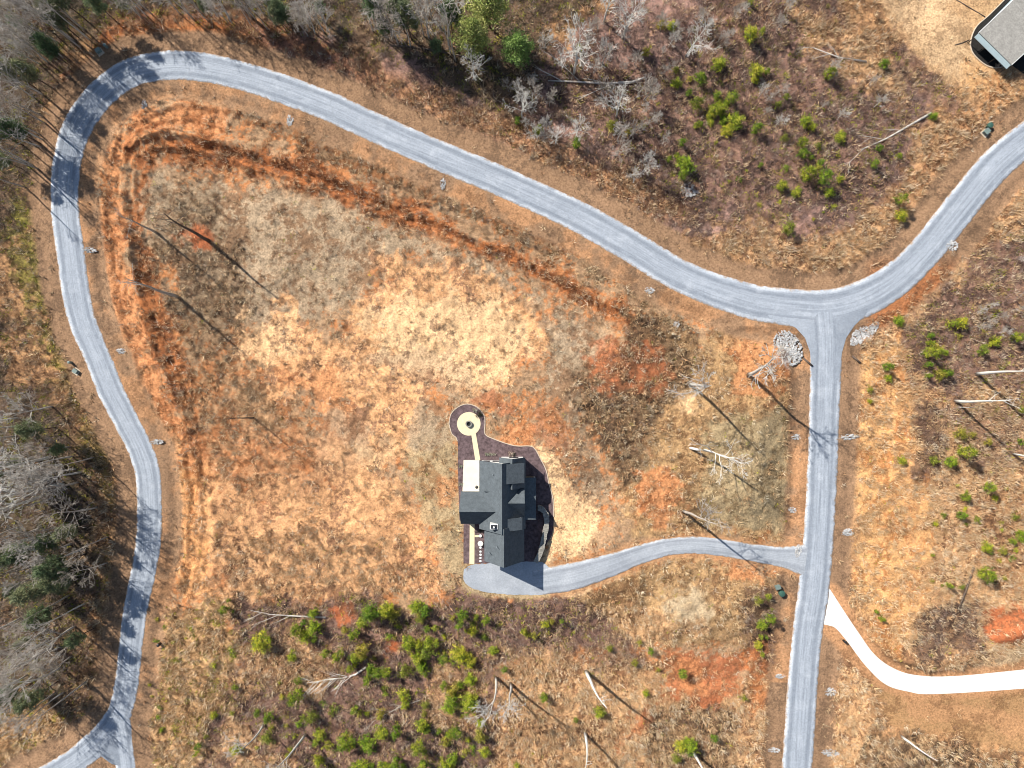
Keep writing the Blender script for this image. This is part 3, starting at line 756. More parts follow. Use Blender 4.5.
DG = [(134, 148, 106), (110, 126, 90), (154, 162, 112), (122, 134, 92)]
LG = [(190, 204, 110), (166, 186, 96), (206, 214, 128), (148, 172, 90)]
def pine_variant(name, seed, h, c0, rad, pal, ncl, n, ln, wid):
    t, cl, rnd = make_pine(name, seed, h, c0, rad, pal, ncl)
    v_, f_, c_ = needles(cl, n, ln, wid, pal, rnd)
    return t, mesh_np(name + '_crown', v_, f_, [M['leaf']], {'tint': c_})
YG2 = [(164, 182, 50), (130, 154, 44), (190, 200, 66), (108, 132, 40)]
YG3 = [(196, 190, 70), (168, 168, 56), (214, 206, 92), (140, 144, 52)]
YOUNG = [pine_variant('young_pine', 100 + i, (1.7, 2.6, 2.1, 3.3, 1.5, 2.4, 2.9, 1.9)[i], .10, (.95, .8, 1.1, .95, .75, 1.2, .85, 1.0)[i], (YG, YG2, YG, YG2, YG3, YG, YG2, YG3)[i], (16, 22, 26, 24, 12, 30, 18, 20)[i], (13, 11, 14, 12, 10, 14, 9, 11)[i], (.34, .30, .36, .34, .28, .36, .40, .32)[i], .085) for i in range(8)]
TALLP = [pine_variant('tall_pine', 200 + i, 13 + i, .5, 2.3 + .2 * (i % 3), DG, 46, 16, .75, .16) for i in range(4)]
LIGHTP = [pine_variant('light_pine', 260 + i, 10 + i, .32, 3.0, LG, 60, 18, .7, .15) for i in range(2)]
BARE = [make_bare('bare_tree', 300 + i, 13 + i * .8, .20, BROAD, M['bark_grey' if i % 2 else 'bark_dim']) for i in range(6)]
SLIMS = [make_bare('slim_tree', 340 + i, 15, .17, SLIM, M['bark_grey' if i % 2 else 'bark_dim']) for i in range(4)]
PALET = [make_bare('pale_tree', 360 + i, 11, .2, BROAD, M['bark_white']) for i in range(4)]
SAPS = [make_bare('bare_sapling', 410 + i, 6.0, .10, BROAD, M['bark_grey' if i % 2 else 'bark_dim']) for i in range(4)]
SNAGS = [make_bare('dead_tree', 380 + i, 15, .21, SNAG, M['bark_dim' if i < 2 else 'bark_dark']) for i in range(3)]
WSNAG = [make_bare('white_snag', 390 + i, 15, .24, SNAG, M['bark_white']) for i in range(3)]
OLD = make_bare('old_snag', 379, 12, .24, OLDSNAG, M['bark_white'], (.45, -.1))
POLES = [make_bare('dead_pole', 400 + i, 14, .2, POLE, M['bark_white']) for i in range(3)]

def put(kind, var, px, py, sc, label, cat, group=None, rz=None, sxy=None):
    x, y, z = place(px, py)
    o = thing(kind, label, cat, (x, y, z - .03), random.uniform(0, 6.28) if rz is None else rz, group)
    o.scale = (sxy or sc, sxy or sc, sc)
    link('trunk', var[0], o); link('crown', var[1], o)
    return o
ORD = ['leftmost', 'second', 'third', 'fourth', 'fifth', 'sixth', 'seventh', 'eighth', 'ninth', 'tenth', 'eleventh', 'twelfth', 'thirteenth', 'fourteenth', 'fifteenth']
def ordlab(i, n, desc, where):
    if n == 1: return '%s %s' % (desc, where)
    if i == 0: return 'leftmost %s %s' % (desc, where)
    if i == n - 1: return 'rightmost %s %s' % (desc, where)
    return '%s %s from the left %s' % (ORD[i], desc, where)

def shrub_mesh(name, seed, rad, pal):
    rnd = random.Random(seed)
    cl = [(Vector((rnd.gauss(0, rad * .4), rnd.gauss(0, rad * .4), rad * rnd.uniform(.2, .9))), rad * .5, 1) for _ in range(14)]
    v_, f_, c_ = needles(cl, 12, rad * .45, rad * .16, pal, rnd); return mesh_np(name, v_, f_, [M['leaf']], {'tint': c_})
def fill(poly, n, mind, seed):
    rnd = random.Random(seed); out = []; xs = [p[0] for p in poly]; ys = [p[1] for p in poly]
    for _ in range(6000):
        if len(out) >= n: break
        p = (rnd.uniform(min(xs), max(xs)), rnd.uniform(min(ys), max(ys)))
        if poly_sd(np.array([p[0]]), np.array([p[1]]), poly)[0] < 0 and all(math.hypot(p[0] - q[0], p[1] - q[1]) > mind for q in out): out.append(p)
    return sorted(out)
# young pines, cluster by cluster: picture offset, zoom 3, where
PINES = [
 ((256, 512), 'in the clump left of the upper red spot', [(175, 300), (148, 325), (130, 342), (182, 338), (155, 365), (178, 378)]),
 ((256, 512), 'in the row between the two red spots', [(270, 350), (300, 355), (318, 328), (345, 300), (352, 284), (395, 285), (415, 300)]),
 ((256, 512), 'in the dense clump below the lower red spot', [(322, 405), (298, 430), (288, 460), (322, 432), (355, 435), (340, 492), (370, 470), (396, 470), (346, 464)]),
 ((256, 512), 'in the short row above the lower red spot', [(485, 275), (512, 285), (495, 315), (540, 340), (515, 345)]),
 ((256, 512), 'in the row just below the gravel parking pad', [(590, 312), (620, 300), (612, 326), (660, 312), (690, 318), (650, 350), (685, 370)]),
 ((256, 512), 'in the thicket right of the lower red spot', [(460, 385), (490, 392), (520, 385), (545, 385), (488, 430), (512, 412), (450, 465), (500, 455), (510, 485), (565, 430)]),
 ((256, 512), 'on the open brush below the parking pad row', [(610, 420), (636, 424), (642, 442), (710, 410), (745, 465)]),
 ((256, 512), 'in the big clump above the slanting trunk', [(565, 510), (592, 520), (612, 515), (592, 542), (640, 562), (655, 545), (645, 495)]),
 ((256, 512), 'in the upright string through the brush middle', [(445, 540), (450, 570), (510, 572), (505, 602), (500, 626), (512, 640), (580, 575)]),
 ((256, 512), 'in the bottom group left of the slanting trunk', [(550, 650), (580, 660), (602, 645), (570, 682), (490, 690), (505, 716), (505, 746), (590, 735), (575, 756)]),
 ((256, 512), 'in the bottom edge thicket of the brush', [(425, 735), (412, 756), (442, 756), (385, 756), (350, 756), (295, 756), (320, 750)]),
 ((256, 512), 'standing apart around the fallen grey branches', [(385, 655), (425, 645), (340, 685), (275, 676), (300, 582), (378, 600)]),
 ((256, 512), 'standing apart on the straw left of the thicket', [(215, 415), (255, 415), (110, 430), (25, 380), (130, 500), (132, 535)]),
 ((256, 512), 'in the lower left scatter above the bottom edge', [(145, 610), (130, 632), (172, 606), (195, 660), (185, 682), (220, 690), (195, 736), (45, 605), (50, 640), (40, 672), (10, 595)]),
 ((256, 512), 'beside the slanting white trunk at the bottom', [(675, 625), (675, 660), (685, 712)]),
 ((0, 512), 'in the straw just right of the left road', [(690, 262), (682, 285), (702, 296), (605, 690), (620, 670), (600, 712), (645, 605), (700, 600), (710, 520), (715, 705)]),
 ((512, 512), 'in the row below the house driveway bend', [(45, 365), (66, 366), (35, 355), (98, 332), (118, 325), (148, 322)]),
 ((512, 512), 'on the slope above the bottom red clay', [(365, 448), (290, 405), (380, 388), (412, 410)]),
 ((512, 512), 'on or beside the bottom red clay patch', [(437, 470), (505, 475), (400, 538), (690, 550)]),
 ((512, 512), 'on the pale straw near the bottom white trunks', [(95, 548), (260, 590), (190, 620), (15, 755)]),
 ((512, 512), 'at the bottom below the red clay patch', [(500, 690), (526, 685), (490, 730), (600, 668)]),
 ((512, 512), 'in the dark strip along the south road', [(735, 260), (765, 250), (745, 332), (760, 372), (735, 396), (746, 422), (742, 370), (765, 310)]),
 ((768, 512), 'on the orange slope above the concrete driveway', [(320, 295), (335, 316), (490, 205), (490, 128)]),
 ((768, 512), 'at the right edge above the red earth', [(622, 22), (645, 100), (725, 85), (735, 12), (702, 195), (635, 178), (695, 30), (755, 70), (695, 115)]),
 ((768, 512), 'beside the dark leaning pole on the right', [(576, 222), (532, 215), (570, 5), (525, 8)]),
 ((768, 256), 'in the upright clump right of the road junction', [(480, 240), (465, 290), (492, 280), (470, 326), (500, 355), (522, 350), (470, 360), (525, 290), (478, 262)]),
 ((768, 256), 'above right of the clump by the junction', [(545, 205), (566, 204), (570, 240), (640, 270), (670, 255), (632, 285), (730, 245)]),
 ((768, 256), 'below the bleached leaning trunks on the right', [(605, 535), (650, 555), (565, 582), (565, 530), (750, 555), (755, 460)]),
 ((768, 256), 'in the straw below the bleached leaning trunks', [(490, 612), (536, 615), (645, 690), (580, 720), (675, 725)]),
 ((768, 256), 'in the straw right of the south road', [(395, 612), (345, 332), (355, 368), (385, 195), (300, 400), (300, 435)]),
 ((768, 0), 'standing apart in the brush below the grey house', [(172, 232), (25, 318), (50, 296), (340, 198), (45, 415)]),
 ((768, 0), 'in the upper part of the northeast thicket', [(125, 386), (105, 370), (145, 440), (95, 435), (95, 468), (212, 414)]),
 ((768, 0), 'in the lower part of the northeast thicket', [(48, 508), (105, 530), (150, 495), (125, 476), (155, 542), (140, 512), (210, 540), (175, 580), (80, 580), (35, 562)]),
 ((768, 0), 'beside the grey fallen log', [(325, 450), (310, 496), (390, 470), (490, 352)]),
 ((768, 0), 'in the straw above the road curve', [(55, 690), (380, 605), (390, 650)]),
 ((512, 0), 'in the upper half of the north thicket', [(610, 295), (640, 310), (652, 305), (530, 240), (560, 246), (490, 255), (550, 316), (525, 286), (615, 318)]),
 ((512, 0), 'in the lower half of the north thicket', [(600, 340), (565, 376), (592, 370), (550, 382), (630, 366), (610, 430), (640, 396), (665, 370), (622, 332), (592, 350)]),
 ((512, 0), 'in the scatter right of the north thicket', [(725, 246), (725, 222), (760, 220), (725, 396), (740, 500), (705, 118), (745, 100), (710, 15)]),
 ((512, 0), 'in the scatter between north thicket and road', [(505, 435), (490, 470), (515, 500), (505, 535), (465, 485)]),
 ((512, 0), 'among the pale bare trees at the top', [(400, 165), (200, 148), (445, 80), (476, 86), (490, 215), (615, 200), (350, 400), (297, 380)]),
 ((512, 0), 'under the small bare trees above the road', [(190, 440), (15, 370), (78, 396)]),
]
proto = {}
for ci, (off, where, pts) in enumerate(PINES):
    pts = sorted([(off[0] + a / 3, off[1] + b / 3) for a, b in pts])
    for i, (px, py) in enumerate(pts):
        rnd = random.Random(ci * 100 + i)
        big = .55 + .75 * rnd.random() ** 1.3
        if ci in (29, 22, 15, 21): big *= .72
        if ci in (25,2): big *= 1.15
        lab = ordlab(i, len(pts), 'young green pine', where)
        if ci <= 12: big *= 1.18
        k = rnd.randrange(8); x, y, z = place(px, py)
        if k not in proto:
            proto[k] = put('young_pine', YOUNG[k], px, py, big, lab, 'pine tree', 'young pines in the brush', rnd.uniform(0, 6.28))
        else:
            dup(proto[k], (x, y, z - .03), rnd.uniform(0, 6.28), (big * rnd.uniform(.85, 1.25), big * rnd.uniform(.85, 1.25), big * rnd.uniform(.75, 1.3)), lab, 'young pines in the brush')

# low yellow green bushes filling the scrub below the house
BUSH = [shrub_mesh('scrub_bush', 20 + i, .8, (YG, YG3, YG2, YG)[i]) for i in range(4)]
for bi, (where, poly, n) in enumerate([('in the left part of the lower scrub', [(215, 620), (300, 640), (300, 755), (205, 755)], 13),
        ('in the upper middle of the lower scrub', [(310, 615), (480, 612), (480, 672), (310, 672)], 14),
        ('in the lower middle of the lower scrub', [(310, 680), (400, 680), (400, 758), (310, 758)], 12),
        ('in the lower right of the scrub', [(405, 680), (480, 680), (482, 758), (405, 758)], 13),
        ('on the straw right of the left road', [(158, 612), (200, 620), (195, 700), (150, 755), (142, 740)], 14),
        ('in the northeast brush below the thickets', [(690, 170), (860, 170), (830, 230), (720, 230)], 9),
        ('on the far right slope', [(930, 480), (1015, 470), (1015, 600), (940, 590)], 12)]):
    rnd = random.Random(800 + bi); pts = fill(poly, n, 5, 400 + bi)
    for i, (px, py) in enumerate(pts):
        x, y, z = place(px, py); sc = rnd.uniform(.45, 1.1) * (.75 if bi > 3 else 1)
        o = link('scrub_bush', BUSH[rnd.randrange(4)], None, (x, y, z - .02)); o.scale = (sc * rnd.uniform(.8, 1.3), sc * rnd.uniform(.8, 1.3), sc); o.rotation_euler = (0, 0, rnd.uniform(0, 6.28))
        tag(o, ordlab(i, len(pts), 'low yellow green bush', where), 'bush', 'low bushes in the scrub')
# woods: bare trees and dark pines by picture region
WOODS = [ # where, polygon, dark pines, broad bare trees, slim bare trees
 ('in the far top left corner woods', [(22, 20), (120, 18), (105, 38), (72, 66), (40, 66)], 9, 9, 8),
 ('in the woods left of the upper road bend', [(30, 75), (62, 80), (44, 130), (36, 190), (16, 190)], 5, 7, 6),
 ('in the woods above the top of the loop', [(125, 14), (215, 12), (245, 24), (140, 24)], 2, 8, 6),
 ('in the woods left of the top middle', [(225, 10), (340, 12), (360, 36), (300, 40), (240, 24)], 7, 9, 8),
 ('in the woods beside the light green pines', [(345, 12), (460, 20), (465, 70), (430, 60), (370, 36)], 8, 9, 8),
 ('in the woods beside the lower left curve', [(16, 600), (100, 590), (94, 640), (92, 680), (66, 712), (16, 690)], 6, 10, 8),
 ('in the dark woods left of the road middle', [(16, 398), (62, 405), (98, 455), (114, 510), (90, 525), (16, 505)], 6, 11, 9),
 ('in the left woods under the bleached crowns', [(16, 515), (110, 525), (108, 580), (16, 590)], 9, 10, 8),
]
wp = {}
def wood_put(kind, var, vi, px, py, sc, lab, cat, group, rnd):
    x, y, z = place(px, py); key = (kind, vi)
    if key not in wp: wp[key] = put(kind, var, px, py, sc, lab, cat, group, rnd.uniform(0, 6.28))
    else: dup(wp[key], (x, y, z - .03), rnd.uniform(0, 6.28), (sc, sc, sc), lab, group)
for wi, (where, poly, npn, nb, ns) in enumerate(WOODS):
    rnd = random.Random(900 + wi); allp = fill(poly, npn + nb + ns, 3.7, 50 + wi)
    rnd.shuffle(allp); hs = .72 if wi in (2, 3) else 1.0
    for kind, lst in (('p', allp[:npn]), ('b', allp[npn:npn + nb]), ('s', allp[npn + nb:])):
        lst = sorted(lst)
        for i, (px, py) in enumerate(lst):
            if kind == 'p': wood_put('pine_tree', TALLP[(i + wi) % 4], (i + wi) % 4, px, py, rnd.uniform(.42, .88) * hs, ordlab(i, len(lst), 'dark green pine', where), 'pine tree', 'dark pines in the woods', rnd)
            elif kind == 'b': wood_put('bare_tree', BARE[(i + wi) % 6], (i + wi) % 6, px, py, rnd.uniform(.7, 1.05) * hs, ordlab(i, len(lst), 'spreading bare tree', where), 'bare tree', 'bare trees in the woods', rnd)
            else: wood_put('slender_bare_tree', SLIMS[(i + wi) % 4], (i + wi) % 4, px, py, rnd.uniform(.8, 1.1) * hs, ordlab(i, len(lst), 'slender bare tree', where), 'bare tree', 'bare trees in the woods', rnd)
# small pale bare trees and saplings of the northern slope
GROVES = [('on the slope left of the fallen log', [(500, 92), (545, 70), (552, 120), (560, 158), (520, 135)], 11),
          ('on the slope right of the light green pines', [(535, 40), (600, 30), (640, 45), (640, 72), (560, 72)], 12),
          ('between the fallen log and the road', [(585, 95), (650, 92), (665, 150), (640, 190), (590, 165)], 13),
          ('on the slope left of the north thicket', [(645, 20), (690, 30), (680, 90), (650, 90)], 9),
          ('at the top edge above the north thicket', [(695, 8), (790, 8), (780, 50), (700, 60)], 10),
          ('in the brush right of the north thicket', [(740, 80), (860, 60), (880, 120), (800, 125), (745, 130)], 11),
          ('on the right slope beside the bleached trunks', [(960, 280), (1018, 255), (1020, 350), (960, 350)], 9)]
for gi, (where, poly, n) in enumerate(GROVES):
    rnd = random.Random(700 + gi); pts = fill(poly, n, 7, 300 + gi)
    for i, (px, py) in enumerate(pts):
        wood_put('bare_sapling', SAPS[(i + gi) % 4], 10 + (i + gi) % 4, px, py, rnd.uniform(.55, 1.25) * (.7 if gi > 2 else 1), ordlab(i, len(pts), 'grey bare sapling', where), 'bare tree', 'grey bare saplings on the slopes', rnd)
# light green pines at the top
for i, (px, py, sc, lab) in enumerate([(474, 54, 1.1, 'left light green pine of the pair at the top edge'), (490, 28, 1.25, 'tall light green pine cut by the top edge'), (517, 64, .95, 'right smaller light green pine beside white bare tree')]):
    put('light_green_pine', LIGHTP[i % 2], px, py, sc, lab, 'pine tree', 'light green pines at the top')
# pale bare trees of the north
for i, (px, py, sc, lab) in enumerate([
    (574, 74, 1.35, 'large white bare tree at the top with wide crown'),
    (622, 38, 1.1, 'white bare tree leaning over the top edge right of the largest'),
    (616, 117, .95, 'pale bare tree standing over the fallen log'),
    (522, 117, .8, 'pale bare tree below the small light green pine'),
    (555, 144, .6, 'smallest pale bare tree near the north road verge'),
    (575, 140, .75, 'pale bare tree with round crown right of the smallest one'),
    (686, 56, .95, 'pale bare tree standing alone left of the northeast brush'),
    (474, 80, .85, 'white bare tree just below the light green pines'),
    (63, 484, 1.55, 'bleached bare tree with bright crown crossing the left edge'),
    (50, 457, 1.5, 'upper bleached bare tree crossing the left edge'),
    (40, 497, 1.4, 'lowest of the bleached bare trees crossing the left edge'),
    (604, 22, 1.0, 'white bare tree between the two largest at the top')]):
    put('pale_bare_tree', PALET[i % 4], px, py, sc, lab, 'bare tree', 'pale bare trees')
for i, (px, py, var, sc, lab, wide) in enumerate([
    (690, 385, SLIMS[1], 1.18, 'dead tree right of the knoll with a long thin shadow', 1.7),
    (690, 448, OLD, 1.15, 'broken white snag with thick trunk in the golden grass', 1.0),
    (748, 375, SLIMS[3], 1.22, 'dead tree whose shadow crosses the south road', 1.9),
    (683, 511, SLIMS[2], 1.15, 'white snag just above the gravel driveway bend', 1.5),
    (209, 241, SNAGS[2], 1.1, 'dead tree beside the round red spot in the lot', 1.6),
    (157, 233, SNAGS[0], .95, 'dead tree left of the round red spot in the lot', 1.2),
    (178, 297, SNAGS[1], 1.1, 'dead tree below the red spot with a long shadow', 1.5),
    (254, 418, SNAGS[2], .95, 'dead tree leaning over the brown grass on left of lot', .9),
    (976, 374, POLES[0], 1.15, 'upper bleached leaning trunk at the right edge', 1.5),
    (955, 401, WSNAG[2], 1.1, 'long forked bleached trunk below the upper one', 1.2),
    (957, 407, POLES[1], .35, 'short bleached stub below the forked trunk', 1),
    (1013, 454, POLES[2], .8, 'bleached trunk cut by the right edge above pines', 1.3),
    (496, 677, SNAGS[0], .0, 'x', 1), ]):
    if sc == 0: continue
    o = put('dead_tree', var, px, py, sc, lab, 'dead tree', 'dead standing trees', 0 if var is OLD else None, sc * wide)
for i, (px, py, var, sc, lab) in enumerate([
    (496, 677, SLIMS[1], .95, 'slanting pale tree with twigs below the parking pad brush'),
    (511, 684, SLIMS[3], 1.0, 'thin pale tree right of the slanting one at the bottom'),
    (586, 671, POLES[1], 1.1, 'white dead trunk in the straw above another white trunk'),
    (585, 733, POLES[2], .9, 'lower white dead trunk reaching the bottom edge'),
    (693, 752, POLES[0], .9, 'white pole leaning out below the bottom pines'),
    (901, 736, POLES[1], .75, 'white leaning pole below the concrete driveway lawn'),
    (306, 734, SLIMS[3], .9, 'grey slender tree at the bottom left of the thicket'),
    (264, 724, SLIMS[1], .8, 'grey slender tree beside the lower left pines')]):
    put('leaning_dead_tree', var, px, py, sc * 1.05, lab, 'dead tree', 'dead standing trees', None, sc * 1.7)
# tree lying on the ground, logs
def lying(name, pts, r0, r1, mat, lab, twigs=0, seed=1):
    P = [Vector(place(*p)) for p in pts]; c = P[0].copy(); rnd = random.Random(seed)
    for i, p in enumerate(P): p.z += r0 * .7
    o = thing(name, lab, 'fallen tree', tuple(c))
    mb = MB(); mb.tube([p - c for p in P], [r0 + (r1 - r0) * i / (len(P) - 1) for i in range(len(P))], 7)
    mb.build('trunk', mat, o, smooth=True)
    if twigs:
        tb = MB(); d = (P[-1] - P[0]).normalized(); L = (P[-1] - P[0]).length
        for k in range(twigs):
            t = .3 + .7 * (k + rnd.random()) / twigs; q = P[0].lerp(P[-1], t) - c
            f = t * (len(P) - 1); i = min(int(f), len(P) - 2); q = P[i].lerp(P[i + 1], f - i) - c
            s = rnd.choice((-1, 1, 1)); a = math.radians(rnd.uniform(12, 48)) * s
            dd = Vector((d.x * math.cos(a) - d.y * math.sin(a), d.x * math.sin(a) + d.y * math.cos(a), rnd.uniform(.02, .22))).normalized()
            l = L * rnd.uniform(.2, .45); m = q + dd * l * .5 + Vector((0, 0, rnd.uniform(0, .3)))
            tb.tube([q, m, q + dd * l], [r1 * .7 + .02, r1 * .4 + .015, .012], 4, False)
            for _ in range(3):
                a2 = a + math.radians(rnd.uniform(-40, 40)); q2 = q.lerp(q + dd * l, rnd.uniform(.3, .8))
                d2 = Vector((d.x * math.cos(a2) - d.y * math.sin(a2), d.x * math.sin(a2) + d.y * math.cos(a2), rnd.uniform(.0, .25)))
                tb.tube([q2, q2 + d2 * l * .4], [r1 * .35 + .012, .01], 3, False)
        tb.build('crown', mat, o, smooth=True)
    return o
lying('fallen_tree', [(366, 667), (356, 674), (342, 678), (326, 679), (312, 684)], .22, .06, M['bark_white'], 'fallen bleached tree with fanned branches lying in the brush', 16, 3)
lying('fallen_tree', [(420, 700), (402, 706), (386, 714), (372, 722)], .14, .05, M['bark_dim'], 'small grey fallen tree below the thick pine clump', 5, 4)
lying('fallen_log', [(646, 78), (632, 82), (605, 84), (572, 82), (548, 81)], .3, .14, M['bark_grey'], 'grey fallen log lying across the slope under pale bare trees', 4, 5)
lying('fallen_log', [(930, 114), (912, 124), (886, 139), (858, 151)], .28, .1, M['bark_grey'], 'grey fallen log pointing at the green box by the road', 3, 6)
lying('fallen_log', [(973, 567), (965, 590), (958, 607)], .26, .2, M['bark_dark'], 'dark fallen log in the straw above the concrete driveway', 0, 7)
lying('fallen_log', [(866, 62), (838, 58), (812, 48)], .2, .08, M['bark_grey'], 'pale fallen branches in the straw left of the yard', 4, 8)
lying('fallen_log', [(390, 45), (425, 49), (462, 56), (474, 62)], .22, .12, M['bark_dark'], 'dark fallen log at the edge of the top woods', 2, 9)
lying('fallen_log', [(326, 617), (300, 616), (270, 614), (250, 610)], .2, .07, M['bark_grey'], 'pale thin log left of the upper red spot', 3, 10)

# ------------------------------------------------------------------ the dark roofed house
PZ = 2.0
def X(u): return float(wx(u))
def Y(v): return float(wy(v))
house = thing('dark_roofed_house', 'white house with steep charcoal gabled roofs beside the gravel drive', 'house', (X(502), Y(508), PZ))
HO = Vector((X(502), Y(508), PZ))
def unproj(px, py, h):     # plan position of a point seen at px,py that is h above the pad
    k = (HC - PZ - h) / HC
    return (CX + (px - CX) * k, CY + (py - CY) * k)
def gable(parent, O, x0, x1, y0, y1, ze, zr, axis, ov=.35, og=.3, th=.16, wall_mat=None, roof_mat=None, wall_base=-.15, open_walls=False):
    """walls as a five sided prism and a two slope roof; axis = direction of the ridge"""
    wall_mat = wall_mat or M['white']; roof_mat = roof_mat or M['roof']
    def T(a, b, z): return (a - O.x, b - O.y, z) if axis == 'y' else (b - O.x, a - O.y, z)
    if axis == 'y': a0, a1, b0, b1 = x0, x1, y0, y1
    else: a0, a1, b0, b1 = y0, y1, x0, x1
    m = (a0 + a1) / 2; sl = (zr - ze) / (m - a0)
    if not open_walls:
        w = MB(); sec = [(a0, wall_base), (a1, wall_base), (a1, ze - .05), (m, zr - .05 - .02), (a0, ze - .05)]
        w.add([T(a, b0, z) for a, z in sec] + [T(a, b1, z) for a, z in sec], [(0, 1, 2, 3, 4), (9, 8, 7, 6, 5)] + [(i, 5 + i, 5 + (i + 1) % 5, (i + 1) % 5) for i in range(5)])
        w.build('wall', wall_mat, parent)
    rf = MB(); e = ze - sl * ov
    top = [(a0 - ov, e + th), (m, zr + th), (a1 + ov, e + th)]; bot = [(a0 - ov, e), (m, zr), (a1 + ov, e)]
    sec = top + bot[::-1]
    c0, c1 = b0 - og, b1 + og
    n = len(sec)
    rf.add([T(a, c0, z) for a, z in sec] + [T(a, c1, z) for a, z in sec], [tuple(range(n)), tuple(range(2 * n - 1, n - 1, -1))] + [(i, n + i, n + (i + 1) % n, (i + 1) % n) for i in range(n)])
    o = rf.build('roof', roof_mat, parent)
    fix_normals(o)
    return o
import bmesh
def fix_normals(o):
    bm = bmesh.new(); bm.from_mesh(o.data); bmesh.ops.recalc_face_normals(bm, faces=bm.faces); bm.to_mesh(o.data); bm.free()
def window(parent, O, x, y, z, w, h, face):
    """frame with a pane; face = outward direction n/s/e/w"""
    dx, dy = {'n': (0, 1), 's': (0, -1), 'e': (1, 0), 'w': (-1, 0)}[face]
    def bx(mb, a0, a1, z0, z1, d0, d1):
        if dx == 0:
            ys = sorted((y + dy * d0, y + dy * d1)); mb.box(x + a0 - O.x, x + a1 - O.x, ys[0] - O.y, ys[1] - O.y, z0, z1)
        else:
            xs = sorted((x + dx * d0, x + dx * d1)); mb.box(xs[0] - O.x, xs[1] - O.x, y + a0 - O.y, y + a1 - O.y, z0, z1)
    f = MB(); t = .08
    bx(f, -w / 2 - t, -w / 2, z - t, z + h + t, .0, .06); bx(f, w / 2, w / 2 + t, z - t, z + h + t, .0, .06)
    bx(f, -w / 2, w / 2, z - t, z, .0, .06); bx(f, -w / 2, w / 2, z + h, z + h + t, .0, .06); bx(f, -.02, .02, z, z + h, .0, .05)
    fr = f.build('window', M['dark_frame'], parent)
    p = MB(); bx(p, -w / 2, w / 2, z, z + h, .0, .025); p.build('pane', M['glass'], fr)
# main block (ridge up and down the picture)
n0 = unproj(479, 461.5, 2.9)[1] + .6
xw = unproj(479.5, 490, 3.0)[0]; xr = unproj(502, 480, 8)[0]
main_x0, main_x1 = X(xw), X(xr) * 2 - X(xw)
s1 = unproj(500, 533, 8)[1]
gable(house, HO, main_x0 + .3, main_x1 - .3, Y(s1), Y(n0), 3.3, 8.0, 'y')
# south garage wing
yS = unproj(504, 567.3, 7.9)[1] - 1.2
gx0 = unproj(484.6, 561, 3.4)[0]; gx1 = unproj(524, 561, 3.4)[0]
gable(house, HO, X(gx0) + .3, X(gx1) - .3, Y(yS), Y(s1) + .4, 3.6, 7.9, 'y')
# west cross gable
wy0 = unproj(470, 492, 3.0)[1]; wy1 = unproj(470, 524, 3.0)[1]; wxa = unproj(460, 505, 4)[0]
gable(house, HO, X(wxa) + .35, main_x0 + 3.4, Y(wy1) + .3, Y(wy0) - .3, 3.0, 6.7, 'x')
# east cross gable
ey = unproj(515, 503, 6.6)[1]; ex = unproj(524.5, 500, 4.5)[0]
gable(house, HO, X(xr) + .5, X(ex) - .3, Y(ey + 15.5), Y(ey - 15.5), 3.4, 6.9, 'x')
# north east wing
ny = unproj(512, 457.5, 3)[1] + .4; nx0 = unproj(499.5, 462, 4)[0]; nx1 = unproj(525, 462, 4)[0]
gable(house, HO, X(nx0) + .3, X(nx1) - .3, Y(ny + 26), Y(ny) - .1, 4.4, 6.6, 'y')
# shed dormers on the east slope
def shed(px0, px1, py0, py1, zw, zeast):
    a0 = unproj(px0, py0, zw)[0]; a1 = unproj(px1, py0, zeast)[0]; b0 = unproj(px0, py0, zw)[1]; b1 = unproj(px0, py1, zw)[1]
    x0, x1, y0, y1 = X(a0) - HO.x, X(a1) - HO.x, Y(b1) - HO.y, Y(b0) - HO.y
    w = MB(); w.add([(x0, y0 + .2, 3), (x1 - .3, y0 + .2, 3), (x1 - .3, y1 - .2, 3), (x0, y1 - .2, 3), (x0, y0 + .2, zw - .02), (x1 - .3, y0 + .2, zeast + .02), (x1 - .3, y1 - .2, zeast + .02), (x0, y1 - .2, zw - .02)],
        [(3, 2, 1, 0), (4, 5, 6, 7), (0, 1, 5, 4), (1, 2, 6, 5), (2, 3, 7, 6), (3, 0, 4, 7)]); w.build('dormer', M['white'], house)
    r_ = MB(); t = .14
    r_.add([(x0, y0, zw), (x1, y0, zeast), (x1, y1, zeast), (x0, y1, zw), (x0, y0, zw + t), (x1, y0, zeast + t), (x1, y1, zeast + t), (x0, y1, zw + t)],
        [(3, 2, 1, 0), (4, 5, 6, 7), (0, 1, 5, 4), (1, 2, 6, 5), (2, 3, 7, 6), (3, 0, 4, 7)]); r_.build('dormer_roof', M['roof'], house)
shed(506.3, 524.3, 464.2, 484.2, 7.25, 5.5)
shed(506.0, 522.3, 519.2, 531.6, 7.1, 5.5)
# east porch roof on posts
pe = unproj(536, 500, 2.7); pn = unproj(530, 477.5, 2.7)[1]; ps = unproj(530, 519.5, 2.7)[1]
x0, x1, y0, y1 = X(ex) - .5 - HO.x, X(pe[0]) - HO.x, Y(ps) - HO.y, Y(pn) - HO.y
r_ = MB(); r_.add([(x0, y0, 3.15), (x1, y0, 2.6), (x1, y1, 2.6), (x0, y1, 3.15), (x0, y0, 3.29), (x1, y0, 2.74), (x1, y1, 2.74), (x0, y1, 3.29)],
        [(3, 2, 1, 0), (4, 5, 6, 7), (0, 1, 5, 4), (1, 2, 6, 5), (2, 3, 7, 6), (3, 0, 4, 7)]); r_.build('porch_roof', M['roof'], house)
for k in range(4):
    p = MB(); yy = y0 + .25 + (y1 - y0 - .5) * k / 3; p.box(x1 - .35, x1 - .17, yy - .09, yy + .09, -.1, 2.62); p.build('porch_post', M['trim'], house)
